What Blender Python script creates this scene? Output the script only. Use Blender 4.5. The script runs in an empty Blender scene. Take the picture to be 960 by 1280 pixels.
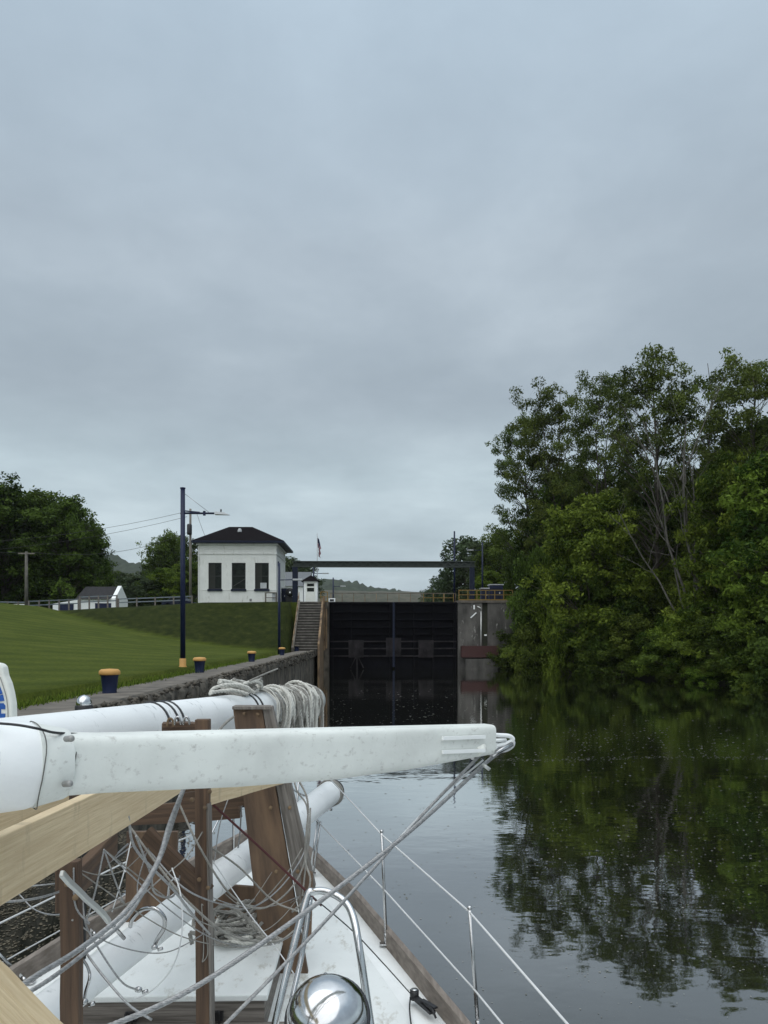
import bpy, math, random
import numpy as np
from mathutils import Vector, Matrix, noise as mnoise
R = math.radians
sc = bpy.context.scene
C = sc.collection
# ------------------------------------------------------------------ camera, world, sun, exposure
F = 924.0; HY = 796.0; YAW = R(1.3); CZ = 3.4      # level camera, horizon raised by lens shift
cd = bpy.data.cameras.new("camera"); cam = bpy.data.objects.new("camera", cd); C.objects.link(cam)
cam.location = (0, 0, CZ); cam.rotation_euler = (R(90), 0, -YAW)
cd.sensor_fit = 'VERTICAL'; cd.sensor_height = 36; cd.lens = 36 * F / 1280; cd.shift_y = (HY - 640) / 1280
cd.clip_start = 0.05; cd.clip_end = 6000
sc.camera = cam
vs = sc.view_settings
vs.view_transform = 'Standard'; vs.look = 'None'; vs.gamma = 1.0; vs.use_curve_mapping = False
vs.exposure = 0.0
SUN_EL, SUN_AZ = R(58), R(205)
w = bpy.data.worlds.new("World"); sc.world = w; w.use_nodes = True
nt = w.node_tree; nt.nodes.clear()
def N(t, typ, **k):
    n = t.nodes.new(typ)
    for a, b in k.items(): setattr(n, a, b)
    return n
def ramp(t, stops, interp='LINEAR'):
    r = N(t, 'ShaderNodeValToRGB'); cr = r.color_ramp; cr.interpolation = interp
    while len(cr.elements) < len(stops): cr.elements.new(0.5)
    for e, (p, c) in zip(cr.elements, stops):
        e.position = p; e.color = (*c, 1) if len(c) == 3 else c
    return r
out = N(nt, 'ShaderNodeOutputWorld'); bg = N(nt, 'ShaderNodeBackground'); bg.inputs[1].default_value = 0.1
sky = N(nt, 'ShaderNodeTexSky', sky_type='NISHITA'); sky.sun_disc = False
sky.sun_elevation = SUN_EL; sky.sun_rotation = SUN_AZ; sky.air_density = 1.5; sky.dust_density = 3
tc = N(nt, 'ShaderNodeTexCoord'); sep = N(nt, 'ShaderNodeSeparateXYZ'); nt.links.new(tc.outputs['Generated'], sep.inputs[0])
addz = N(nt, 'ShaderNodeMath', operation='ADD'); addz.inputs[1].default_value = 0.16; addz.use_clamp = False
mx = N(nt, 'ShaderNodeMath', operation='MAXIMUM'); mx.inputs[1].default_value = 0.0
nt.links.new(sep.outputs[2], mx.inputs[0]); nt.links.new(mx.outputs[0], addz.inputs[0])
dx = N(nt, 'ShaderNodeMath', operation='DIVIDE'); dy = N(nt, 'ShaderNodeMath', operation='DIVIDE')
nt.links.new(sep.outputs[0], dx.inputs[0]); nt.links.new(addz.outputs[0], dx.inputs[1])
nt.links.new(sep.outputs[1], dy.inputs[0]); nt.links.new(addz.outputs[0], dy.inputs[1])
cmb = N(nt, 'ShaderNodeCombineXYZ'); nt.links.new(dx.outputs[0], cmb.inputs[0]); nt.links.new(dy.outputs[0], cmb.inputs[1])
n1 = N(nt, 'ShaderNodeTexNoise'); n1.inputs['Scale'].default_value = 1.0; n1.inputs['Detail'].default_value = 9; n1.inputs['Roughness'].default_value = 0.56; n1.inputs['Distortion'].default_value = 0.1
mp = N(nt, 'ShaderNodeMapping'); mp.inputs['Location'].default_value = (3.1, 1.7, 0.4); mp.inputs['Scale'].default_value = (0.95, 1.0, 1)
nt.links.new(cmb.outputs[0], mp.inputs[0]); nt.links.new(mp.outputs[0], n1.inputs['Vector'])
# mean cloud brightness by height (a lighter bank of cloud near the skyline, brighter overhead)
hr = ramp(nt, [(0.0, (4.5, 5.4, 6.0)), (0.12, (5.0, 6.0, 6.6)), (0.21, (5.1, 6.15, 6.75)), (0.30, (4.05, 4.8, 5.45)), (0.46, (4.3, 5.1, 5.85)), (0.66, (5.3, 6.5, 7.6)), (1.0, (15.0, 16.2, 17.2))])
nt.links.new(mx.outputs[0], hr.inputs[0])
cr1 = ramp(nt, [(0.30, (0.84, 0.85, 0.86)), (0.5, (1.0, 1.0, 1.0)), (0.66, (1.20, 1.18, 1.16))])
nt.links.new(n1.outputs[0], cr1.inputs[0])
mul = N(nt, 'ShaderNodeMix', data_type='RGBA', blend_type='MULTIPLY'); mul.inputs[0].default_value = 1
nt.links.new(hr.outputs[0], mul.inputs[6]); n2_ = N(nt, 'ShaderNodeTexNoise'); n2_.inputs['Scale'].default_value = 3.2; n2_.inputs['Detail'].default_value = 8; n2_.inputs['Roughness'].default_value = 0.6; n2_.inputs['Distortion'].default_value = .4
nt.links.new(mp.outputs[0], n2_.inputs['Vector'])
cr2 = ramp(nt, [(0.32, (0.965, 0.967, 0.97)), (0.5, (1, 1, 1)), (0.7, (1.05, 1.048, 1.045))]); nt.links.new(n2_.outputs[0], cr2.inputs[0])
mulc = N(nt, 'ShaderNodeMix', data_type='RGBA', blend_type='MULTIPLY'); mulc.inputs[0].default_value = 1
nt.links.new(cr1.outputs[0], mulc.inputs[6]); nt.links.new(cr2.outputs[0], mulc.inputs[7]); nt.links.new(mulc.outputs[2], mul.inputs[7])
mixs = N(nt, 'ShaderNodeMix', data_type='RGBA'); mixs.inputs[0].default_value = 0.94
nt.links.new(sky.outputs[0], mixs.inputs[6]); nt.links.new(mul.outputs[2], mixs.inputs[7])
nt.links.new(mixs.outputs[2], bg.inputs[0]); nt.links.new(bg.outputs[0], out.inputs[0])
sl = bpy.data.lights.new("sun", 'SUN'); sl.energy = 1.5; sl.angle = R(85); sl.color = (1.0, 0.97, 0.93)
so = bpy.data.objects.new("sun", sl); C.objects.link(so)
so.rotation_euler = (R(90) - SUN_EL, 0, math.pi - SUN_AZ)

# ------------------------------------------------------------------ helpers
def ray(px, py):
    u = (px - 480) / F; z = (HY - py) / F; y = 1.0
    cy, sy = math.cos(YAW), math.sin(YAW)
    return Vector((u * cy + y * sy, -u * sy + y * cy, z))
def pxof(q):
    c, s = math.cos(YAW), math.sin(YAW); return 480 + F * (q.x * c - q.y * s) / (q.x * s + q.y * c)
def P(px, py, Y):
    r = ray(px, py); return Vector((0, 0, CZ)) + r * (Y / r.y)
def PZ(px, py, z):
    r = ray(px, py); return Vector((0, 0, CZ)) + r * ((z - CZ) / r.z)
def tag(o, label=None, cat=None, group=None, kind=None):
    if label: o['label'] = label
    if cat: o['category'] = cat
    if group: o['group'] = group
    if kind: o['kind'] = kind
    return o
def empty(name, loc, label, cat, group=None):
    o = bpy.data.objects.new(name, None); C.objects.link(o); o.location = loc; o.empty_display_size = 0.2
    return tag(o, label, cat, group)
class MB:
    def __init__(s): s.v = []; s.f = []; s.sm = []; s.mi = []
    def add(s, vs_, fs, smooth=False, mi=0):
        b = len(s.v); s.v += [tuple(v) for v in vs_]
        s.f += [tuple(i + b for i in f) for f in fs]; s.sm += [smooth] * len(fs); s.mi += [mi] * len(fs); return s
    def box(s, x0, x1, y0, y1, z0, z1, mi=0):
        v = [(x, y, z) for z in (z0, z1) for y in (y0, y1) for x in (x0, x1)]
        return s.add(v, [(0, 2, 3, 1), (4, 5, 7, 6), (0, 1, 5, 4), (2, 6, 7, 3), (0, 4, 6, 2), (1, 3, 7, 5)], mi=mi)
    def bar(s, a, b, w_, h_, up=(0, 0, 1), mi=0):
        a = Vector(a); b = Vector(b); d = (b - a).normalized(); up = Vector(up)
        if abs(d.dot(up)) > 0.99: up = Vector((0, 1, 0))
        x = d.cross(up).normalized(); z = x.cross(d)
        v = [p + x * (i * w_ / 2) + z * (j * h_ / 2) for p in (a, b) for i, j in ((-1, -1), (1, -1), (1, 1), (-1, 1))]
        return s.add(v, [(0, 1, 2, 3), (7, 6, 5, 4), (0, 4, 5, 1), (1, 5, 6, 2), (2, 6, 7, 3), (3, 7, 4, 0)], mi=mi)
    def tube(s, pts, r, n=8, closed=False, cap=True, mi=0):
        pts = [Vector(p) for p in pts]; m = len(pts)
        rs = r if hasattr(r, '__len__') else [r] * m
        vs_ = []; prev = None
        for i, p in enumerate(pts):
            if closed: t = pts[(i + 1) % m] - pts[i - 1]
            else: t = pts[min(i + 1, m - 1)] - pts[max(i - 1, 0)]
            t = t.normalized() if t.length > 1e-9 else Vector((0, 0, 1))
            if prev is None:
                a = Vector((0, 0, 1)) if abs(t.z) < 0.9 else Vector((1, 0, 0)); x = t.cross(a).normalized()
            else:
                x = (prev - t * prev.dot(t)); x = x.normalized() if x.length > 1e-9 else prev
            prev = x; y = t.cross(x)
            for k in range(n):
                an = 2 * math.pi * k / n; vs_.append(p + (x * math.cos(an) + y * math.sin(an)) * rs[i])
        fs = []
        for i in range(m if closed else m - 1):
            j = (i + 1) % m
            for k in range(n):
                k2 = (k + 1) % n; fs.append((i * n + k, i * n + k2, j * n + k2, j * n + k))
        s.add(vs_, fs, True, mi)
        if cap and not closed:
            b = len(s.v) - len(vs_)
            s.f += [tuple(b + k for k in range(n))[::-1], tuple(b + (m - 1) * n + k for k in range(n))]; s.sm += [False] * 2; s.mi += [mi] * 2
        return s
    def twist(s, pts, r, ns=3, pitch=None, mi=0):
        pts = [Vector(p) for p in pts]; pitch = pitch or r * 7; L = [0]
        for a_, b_ in zip(pts, pts[1:]): L.append(L[-1] + (b_ - a_).length)
        n = max(4, int(L[-1] / (pitch / 8))); q = []; j = 0
        for i in range(n + 1):
            d = L[-1] * i / n
            while j < len(L) - 2 and L[j + 1] < d: j += 1
            q.append(pts[j].lerp(pts[j + 1], (d - L[j]) / max(1e-9, L[j + 1] - L[j])))
        rs_ = r * (.54 if ns == 3 else .36); ro = r - rs_; prev = None; st = [[] for _ in range(ns)]
        for i, p in enumerate(q):
            t = (q[min(i + 1, n)] - q[max(i - 1, 0)]); t = t.normalized() if t.length > 1e-9 else Vector((0, 0, 1))
            if prev is None: x = t.cross(Vector((0, 0, 1)) if abs(t.z) < .9 else Vector((1, 0, 0))).normalized()
            else: x = (prev - t * prev.dot(t)).normalized()
            prev = x; y = t.cross(x); ph = 2 * math.pi * (L[-1] * i / n) / pitch
            for k in range(ns):
                an = ph + 2 * math.pi * k / ns; st[k].append(p + (x * math.cos(an) + y * math.sin(an)) * ro)
        for k in range(ns): s.tube(st[k], rs_, 5, mi=mi)
        if ns > 4: s.tube(q, ro, 6, mi=mi)
        return s
    def lathe(s, prof, c=(0, 0, 0), axis=(0, 0, 1), n=24, mi=0, smooth=True):
        ax = Vector(axis).normalized(); a = Vector((1, 0, 0)) if abs(ax.x) < 0.9 else Vector((0, 1, 0))
        x = ax.cross(a).normalized(); y = ax.cross(x); c = Vector(c)
        vs_ = [c + ax * h + (x * math.cos(2 * math.pi * k / n) + y * math.sin(2 * math.pi * k / n)) * max(r, 1e-4) for r, h in prof for k in range(n)]
        fs = [(i * n + k, i * n + (k + 1) % n, (i + 1) * n + (k + 1) % n, (i + 1) * n + k) for i in range(len(prof) - 1) for k in range(n)]
        return s.add(vs_, fs, smooth, mi)
    def prism(s, poly, d, mi=0):
        d = Vector(d); n = len(poly); a = [Vector(p) for p in poly]; b = [p + d for p in a]
        return s.add(a + b, [tuple(range(n))[::-1], tuple(range(n, 2 * n))] + [(i, (i + 1) % n, n + (i + 1) % n, n + i) for i in range(n)], mi=mi)
    def build(s, name, mat, parent=None, bevel=0, mtx=None):
        me = bpy.data.meshes.new(name)
        off = Vector((0, 0, 0))
        if parent is not None and mtx is None:
            off = parent.location.copy()
            if parent.parent: off += parent.parent.location
        vs_ = [tuple(Vector(v) - off) for v in s.v]
        me.from_pydata(vs_, [], s.f); me.update()
        me.polygons.foreach_set('use_smooth', s.sm); me.polygons.foreach_set('material_index', s.mi)
        for m in (mat if isinstance(mat, (list, tuple)) else [mat]): me.materials.append(m)
        o = bpy.data.objects.new(name, me); C.objects.link(o)
        if parent is not None: o.parent = parent
        if mtx is not None:
            if parent is not None:
                pl = parent.location.copy() + (parent.parent.location if parent.parent else Vector((0, 0, 0)))
                o.matrix_local = Matrix.Translation(-pl) @ mtx
            else: o.matrix_world = mtx
        if bevel:
            b = o.modifiers.new('bevel', 'BEVEL'); b.width = bevel; b.segments = 2; b.limit_method = 'ANGLE'; b.angle_limit = R(40)
        return o
def frame(a, b, up=(0, 0, 1)):
    a = Vector(a); b = Vector(b); x = (b - a).normalized(); u = Vector(up)
    if abs(x.dot(u)) > 0.98: u = Vector((0, 1, 0))
    y = u.cross(x).normalized(); z = x.cross(y)
    m = Matrix((x, y, z)).transposed().to_4x4(); m.translation = a; return m
def timber(name, a, b, w_, h_, mat, parent, up=(0, 0, 1), bevel=0.004):
    L = (Vector(b) - Vector(a)).length; m = MB(); ns = 6
    # slight waviness so that the board is not dead straight
    rnd = random.Random(int(L * 1e4)); vs_ = []
    for i in range(ns + 1):
        x = L * i / ns; oy = rnd.uniform(-.003, .003); oz = rnd.uniform(-.003, .003)
        vs_ += [(x, -w_ / 2 + oy, -h_ / 2 + oz), (x, w_ / 2 + oy, -h_ / 2 + oz), (x, w_ / 2 + oy, h_ / 2 + oz), (x, -w_ / 2 + oy, h_ / 2 + oz)]
    fs = [(0, 3, 2, 1), tuple(ns * 4 + k for k in (0, 1, 2, 3))]
    for i in range(ns):
        for k in range(4): fs.append((i * 4 + k, i * 4 + (k + 1) % 4, (i + 1) * 4 + (k + 1) % 4, (i + 1) * 4 + k))
    m.add(vs_, fs)
    return m.build(name, mat, parent, bevel, frame(a, b, up))
def smooth_path(pts, k=8):
    pts = [Vector(p) for p in pts]; o = []
    q = [pts[0] * 2 - pts[1]] + pts + [pts[-1] * 2 - pts[-2]]
    for i in range(1, len(q) - 2):
        for j in range(k):
            t = j / k; a, b, c, d = q[i - 1], q[i], q[i + 1], q[i + 2]
            o.append(0.5 * ((2 * b) + (-a + c) * t + (2 * a - 5 * b + 4 * c - d) * t * t + (-a + 3 * b - 3 * c + d) * t ** 3))
    o.append(pts[-1]); return o
def copy_tree(o, parent=None):
    c = o.copy(); C.objects.link(c); c.parent = parent
    for ch in [x for x in bpy.data.objects if x.parent == o]: copy_tree(ch, c)
    return c

# ------------------------------------------------------------------ materials
MATS = {}
def mat(name, col, rough=0.6, metal=0.0, var=0.12, vscale=3.0, col2=None, stretch=(1, 1, 1), bump=0.0, bscale=40, coord='Object', spec=0.5, lo=0.35, hi=0.65, detail=6, dirt=None):
    if name in MATS: return MATS[name]
    m = bpy.data.materials.new(name); m.use_nodes = True; t = m.node_tree; b = t.nodes['Principled BSDF']
    tcn = N(t, 'ShaderNodeTexCoord'); mpn = N(t, 'ShaderNodeMapping'); mpn.inputs['Scale'].default_value = stretch
    t.links.new(tcn.outputs[coord], mpn.inputs[0])
    nz = N(t, 'ShaderNodeTexNoise'); nz.inputs['Scale'].default_value = vscale; nz.inputs['Detail'].default_value = detail; nz.inputs['Roughness'].default_value = 0.6
    t.links.new(mpn.outputs[0], nz.inputs['Vector'])
    c2 = col2 if col2 else tuple(c * (1 - var) for c in col)
    c1 = col if col2 else tuple(min(1, c * (1 + var)) for c in col)
    rp = ramp(t, [(lo, c2), (hi, c1)]); t.links.new(nz.outputs[0], rp.inputs[0]); last = rp.outputs[0]
    if dirt:   # (colour, scale, threshold, stretch)
        mp2 = N(t, 'ShaderNodeMapping'); mp2.inputs['Scale'].default_value = dirt[3]; t.links.new(tcn.outputs[coord], mp2.inputs[0])
        n2 = N(t, 'ShaderNodeTexNoise'); n2.inputs['Scale'].default_value = dirt[1]; n2.inputs['Detail'].default_value = 9; n2.inputs['Roughness'].default_value = 0.68
        t.links.new(mp2.outputs[0], n2.inputs['Vector'])
        r2 = ramp(t, [(dirt[2], (0, 0, 0)), (dirt[2] + 0.13, (1, 1, 1))]); t.links.new(n2.outputs[0], r2.inputs[0])
        mm = N(t, 'ShaderNodeMix', data_type='RGBA'); t.links.new(r2.outputs[0], mm.inputs[0]); t.links.new(last, mm.inputs[6]); mm.inputs[7].default_value = (*dirt[0], 1)
        last = mm.outputs[2]
    t.links.new(last, b.inputs['Base Color'])
    rr = N(t, 'ShaderNodeMapRange'); rr.inputs['To Min'].default_value = max(0.02, rough * 0.85); rr.inputs['To Max'].default_value = min(1, rough * 1.15)
    t.links.new(nz.outputs[0], rr.inputs[0]); t.links.new(rr.outputs[0], b.inputs['Roughness'])
    b.inputs['Metallic'].default_value = metal; b.inputs['Specular IOR Level'].default_value = spec
    if bump:
        bn = N(t, 'ShaderNodeTexNoise'); bn.inputs['Scale'].default_value = bscale; bn.inputs['Detail'].default_value = 8; t.links.new(mpn.outputs[0], bn.inputs['Vector'])
        bp = N(t, 'ShaderNodeBump'); bp.inputs['Strength'].default_value = bump; bp.inputs['Distance'].default_value = 0.02
        t.links.new(bn.outputs[0], bp.inputs['Height']); t.links.new(bp.outputs[0], b.inputs['Normal'])
    MATS[name] = m; return m
white_mast = mat('white_mast', (0.82, 0.84, 0.84), 0.38, var=0.05, vscale=2.5, dirt=((0.30, 0.33, 0.33), 7, 0.60, (3.5, 1, 1)), bump=0.05, bscale=60)
grey_mast = mat('chalky_mast', (0.68, 0.705, 0.67), 0.6, var=0.09, vscale=4, dirt=((0.50, 0.505, 0.475), 40, 0.56, (.8, 1.3, 1.0)), bump=0.08, bscale=60)
band_mat = mat('band', (0.02, 0.022, 0.025), 0.5)
white_paint = mat('white_paint', (0.84, 0.86, 0.85), 0.4, var=0.04, vscale=4, dirt=((0.42, 0.42, 0.38), 9, 0.63, (1, 1, 1)))
deck_mat = mat('deck_paint', (0.76, 0.785, 0.77), 0.6, var=0.05, vscale=2, dirt=((0.50, 0.49, 0.44), 9, 0.56, (1, .5, 1)), bump=0.25, bscale=220)
pine = mat('pine', (0.68, 0.55, 0.355), 0.6, col2=(0.54, 0.41, 0.245), vscale=9, stretch=(0.5, 8, 12), bump=0.25, bscale=16, lo=0.34, hi=0.66, dirt=((0.42, 0.33, 0.21), 6, 0.57, (2.2, 1, .5)))
redwood = mat('weathered_brown', (0.155, 0.095, 0.058), 0.8, col2=(0.045, 0.027, 0.018), vscale=5, stretch=(0.3, 7, 9), bump=0.3, bscale=12, lo=0.3, hi=0.72)
plywood = mat('plywood', (0.19, 0.12, 0.072), 0.75, col2=(0.06, 0.038, 0.026), vscale=2.6, stretch=(0.5, 3.2, 4), bump=0.2, bscale=10, lo=0.32, hi=0.68)
greywood = mat('grey_wood', (0.25, 0.225, 0.20), 0.85, col2=(0.085, 0.074, 0.063), vscale=5, stretch=(0.35, 7, 9), bump=0.3, bscale=12)
railwood = mat('rail_wood', (0.25, 0.215, 0.185), 0.8, col2=(0.14, 0.115, 0.095), vscale=4, stretch=(6, 1.0, 6), bump=0.2, bscale=12)
chrome = mat('chrome', (0.60, 0.61, 0.62), 0.12, 1.0, var=0.10, vscale=14)
steel = mat('stainless', (0.50, 0.50, 0.50), 0.22, 1.0, var=0.08, vscale=12)
wire = mat('wire', (0.36, 0.36, 0.36), 0.42, 0.75, var=0.25, vscale=90)
wirelight = mat('coated_wire', (0.62, 0.63, 0.63), 0.45, var=0.05)
rope = mat('rope', (0.60, 0.59, 0.54), 0.9, var=0.12, vscale=12, bump=0.3, bscale=160)
rope_dirty = mat('rope_dirty', (0.27, 0.26, 0.235), 0.95, var=0.2, vscale=14, bump=0.3, bscale=160)
black = mat('black_rubber', (0.015, 0.015, 0.017), 0.5)
redline = mat('dark_red_line', (0.07, 0.012, 0.012), 0.6)
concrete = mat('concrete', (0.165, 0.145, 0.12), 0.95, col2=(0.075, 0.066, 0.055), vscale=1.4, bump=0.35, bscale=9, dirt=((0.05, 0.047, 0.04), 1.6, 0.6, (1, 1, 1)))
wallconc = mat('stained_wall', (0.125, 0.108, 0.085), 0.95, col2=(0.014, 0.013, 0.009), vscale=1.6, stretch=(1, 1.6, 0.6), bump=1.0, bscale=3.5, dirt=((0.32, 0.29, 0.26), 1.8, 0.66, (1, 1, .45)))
pierconc = mat('pier_concrete', (0.125, 0.118, 0.108), 0.95, col2=(0.04, 0.038, 0.034), vscale=0.7, stretch=(1, 1, 0.5), bump=0.4, bscale=5, dirt=((0.42, 0.41, 0.38), 1.4, 0.60, (1.6, 1, 0.55)))
navy = mat('navy_paint', (0.008, 0.014, 0.045), 0.45, var=0.2, spec=.3)
bluepaint = mat('blue_paint', (0.010, 0.015, 0.032), 0.6, var=0.2, spec=.2)
cap_yellow = mat('cap_yellow', (0.50, 0.27, 0.075), 0.6, var=0.1, dirt=((0.35, 0.15, 0.04), 6, 0.62, (1, 1, 1)))
rail_yellow = mat('rail_yellow', (0.20, 0.125, 0.022), 0.6, dirt=((0.12, 0.06, 0.02), 3, 0.55, (1, 1, 1)))
rust = mat('rust', (0.27, 0.185, 0.105), 0.9, col2=(0.07, 0.045, 0.028), vscale=1.5, stretch=(1, 1, .5))
gate_mat = mat('gate_steel', (0.0045, 0.0045, 0.007), 0.8, col2=(0.002, 0.002, 0.003), vscale=1.2, spec=.1)
gate_grey = mat('gate_grey', (0.030, 0.027, 0.029), 0.9, col2=(0.011, 0.010, 0.011), vscale=1.3, stretch=(1, 1, .6), spec=.1)
darkred = mat('dark_red_steel', (0.045, 0.013, 0.011), 0.7)
brick_white = mat('white_brick', (0.70, 0.71, 0.68), 0.7, var=0.05, vscale=1.2, dirt=((0.46, 0.46, 0.41), 2.2, 0.57, (1.4, 1.4, .35)), bump=0.2, bscale=14)
shingle = mat('shingle', (0.013, 0.011, 0.012), 1.0, spec=.03, col2=(0.006, 0.005, 0.006), vscale=6, stretch=(1, 4, 4))
greyroof = mat('grey_roof', (0.038, 0.038, 0.04), 0.9, var=0.2, spec=.1)
glass = mat('dark_glass', (0.010, 0.013, 0.010), 0.12, var=0.6, vscale=2.5, spec=0.18)
polewood = mat('pole_wood', (0.22, 0.20, 0.17), 0.9, col2=(0.12, 0.11, 0.095), vscale=3, stretch=(4, 4, .5))
bark = mat('bark', (0.10, 0.085, 0.07), 0.95, col2=(0.04, 0.034, 0.028), vscale=2, stretch=(3, 3, .6))
bark_pale = mat('bark_pale', (0.15, 0.142, 0.125), 0.95, col2=(0.06, 0.056, 0.048), vscale=2, stretch=(3, 3, .6))
alu = mat('aluminium', (0.55, 0.56, 0.54), 0.45, 0.6, var=0.08)
lampgrey = mat('lamp_grey', (0.42, 0.44, 0.45), 0.5)
blueprint = mat('sign_blue', (0.02, 0.10, 0.38), 0.5)
vinyl = mat('vinyl_white', (0.74, 0.75, 0.70), 0.55, var=0.04, dirt=((0.5, 0.48, 0.42), 9, 0.62, (1, 1, 1)))
white_line = mat('foam', (0.20, 0.20, 0.175), 0.9, var=.5, vscale=3)

def leafmat(name, dark, light):  # colour range between dark and light also carries foliage light and shade
    m = bpy.data.materials.new(name); m.use_nodes = True; t = m.node_tree; b = t.nodes['Principled BSDF']
    at = N(t, 'ShaderNodeAttribute', attribute_name='tone')
    rp = ramp(t, [(0.0, dark), (1.0, light)]); t.links.new(at.outputs['Fac'], rp.inputs[0])
    oi = N(t, 'ShaderNodeObjectInfo'); hs = N(t, 'ShaderNodeHueSaturation')
    mr = N(t, 'ShaderNodeMapRange'); mr.inputs['To Min'].default_value = 0.485; mr.inputs['To Max'].default_value = 0.515
    t.links.new(oi.outputs['Random'], mr.inputs[0]); t.links.new(mr.outputs[0], hs.inputs['Hue']); t.links.new(rp.outputs[0], hs.inputs['Color'])
    t.links.new(hs.outputs[0], b.inputs['Base Color']); b.inputs['Roughness'].default_value = 0.6; b.inputs['Specular IOR Level'].default_value = 0.06
    tr = N(t, 'ShaderNodeBsdfTranslucent'); t.links.new(hs.outputs[0], tr.inputs[0])
    ms = N(t, 'ShaderNodeMixShader'); ms.inputs[0].default_value = 0.3
    t.links.new(b.outputs[0], ms.inputs[1]); t.links.new(tr.outputs[0], ms.inputs[2])
    t.links.new(ms.outputs[0], t.nodes['Material Output'].inputs[0]); return m
leaf_locust = leafmat('leaf_locust', (0.030, 0.048, 0.011), (0.125, 0.168, 0.038))
leaf_dark = leafmat('leaf_dark', (0.020, 0.036, 0.007), (0.112, 0.160, 0.030))
leaf_bright = leafmat('leaf_bright', (0.024, 0.050, 0.007), (0.165, 0.235, 0.034))
leaf_far = leafmat('leaf_far', (0.040, 0.060, 0.030), (0.085, 0.115, 0.055))

# grass
def grassmat():
    m = bpy.data.materials.new('grass'); m.use_nodes = True; t = m.node_tree; b = t.nodes['Principled BSDF']
    g = N(t, 'ShaderNodeNewGeometry')
    def nz(s, st, d=6):
        mp_ = N(t, 'ShaderNodeMapping'); mp_.inputs['Scale'].default_value = st; t.links.new(g.outputs['Position'], mp_.inputs[0])
        n = N(t, 'ShaderNodeTexNoise'); n.inputs['Scale'].default_value = s; n.inputs['Detail'].default_value = d; n.inputs['Roughness'].default_value = 0.65
        t.links.new(mp_.outputs[0], n.inputs['Vector']); return n
    a = nz(0.35, (1, .5, 1)); c = nz(9, (1, 0.8, 1), 9)
    r1 = ramp(t, [(0.3, (0.042, 0.060, 0.006)), (0.55, (0.062, 0.082, 0.010)), (0.75, (0.090, 0.104, 0.018))]); t.links.new(a.outputs[0], r1.inputs[0])
    r2 = ramp(t, [(0.3, (0.62, 0.66, 0.6)), (0.7, (1.3, 1.25, 1.2))]); t.links.new(c.outputs[0], r2.inputs[0])
    mu = N(t, 'ShaderNodeMix', data_type='RGBA', blend_type='MULTIPLY'); mu.inputs[0].default_value = 1
    t.links.new(r1.outputs[0], mu.inputs[6]); t.links.new(r2.outputs[0], mu.inputs[7])
    sp = N(t, 'ShaderNodeTexWave'); sp.inputs['Scale'].default_value = .16; sp.inputs['Distortion'].default_value = 1.2; sp.inputs['Detail'].default_value = 2
    mpw = N(t, 'ShaderNodeMapping'); mpw.inputs['Rotation'].default_value = (0, 0, .5); t.links.new(g.outputs['Position'], mpw.inputs[0]); t.links.new(mpw.outputs[0], sp.inputs['Vector'])
    rw = ramp(t, [(.3, (.90, .92, .9)), (.7, (1.10, 1.08, 1.1))]); t.links.new(sp.outputs[1], rw.inputs[0])
    mw = N(t, 'ShaderNodeMix', data_type='RGBA', blend_type='MULTIPLY'); mw.inputs[0].default_value = 1; t.links.new(mu.outputs[2], mw.inputs[6]); t.links.new(rw.outputs[0], mw.inputs[7]); mu = mw
    # the bank is rougher, darker grass than the mown lawn
    at = N(t, 'ShaderNodeAttribute', attribute_name='bank')
    r3 = ramp(t, [(0.35, (0.012, 0.018, 0.0025)), (0.6, (0.026, 0.034, 0.006)), (0.78, (0.055, 0.060, 0.017))]); n3 = nz(1.3, (1, 1, 1), 9); t.links.new(n3.outputs[0], r3.inputs[0])
    mb = N(t, 'ShaderNodeMix', data_type='RGBA'); t.links.new(at.outputs['Fac'], mb.inputs[0]); t.links.new(mu.outputs[2], mb.inputs[6]); t.links.new(r3.outputs[0], mb.inputs[7])
    t.links.new(mb.outputs[2], b.inputs['Base Color']); b.inputs['Roughness'].default_value = 0.9; b.inputs['Specular IOR Level'].default_value = 0.1
    bp = N(t, 'ShaderNodeBump'); bp.inputs['Strength'].default_value = 0.8; bp.inputs['Distance'].default_value = 0.08
    t.links.new(c.outputs[0], bp.inputs['Height']); t.links.new(bp.outputs[0], b.inputs['Normal'])
    return m
grass_mat = grassmat()
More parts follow.
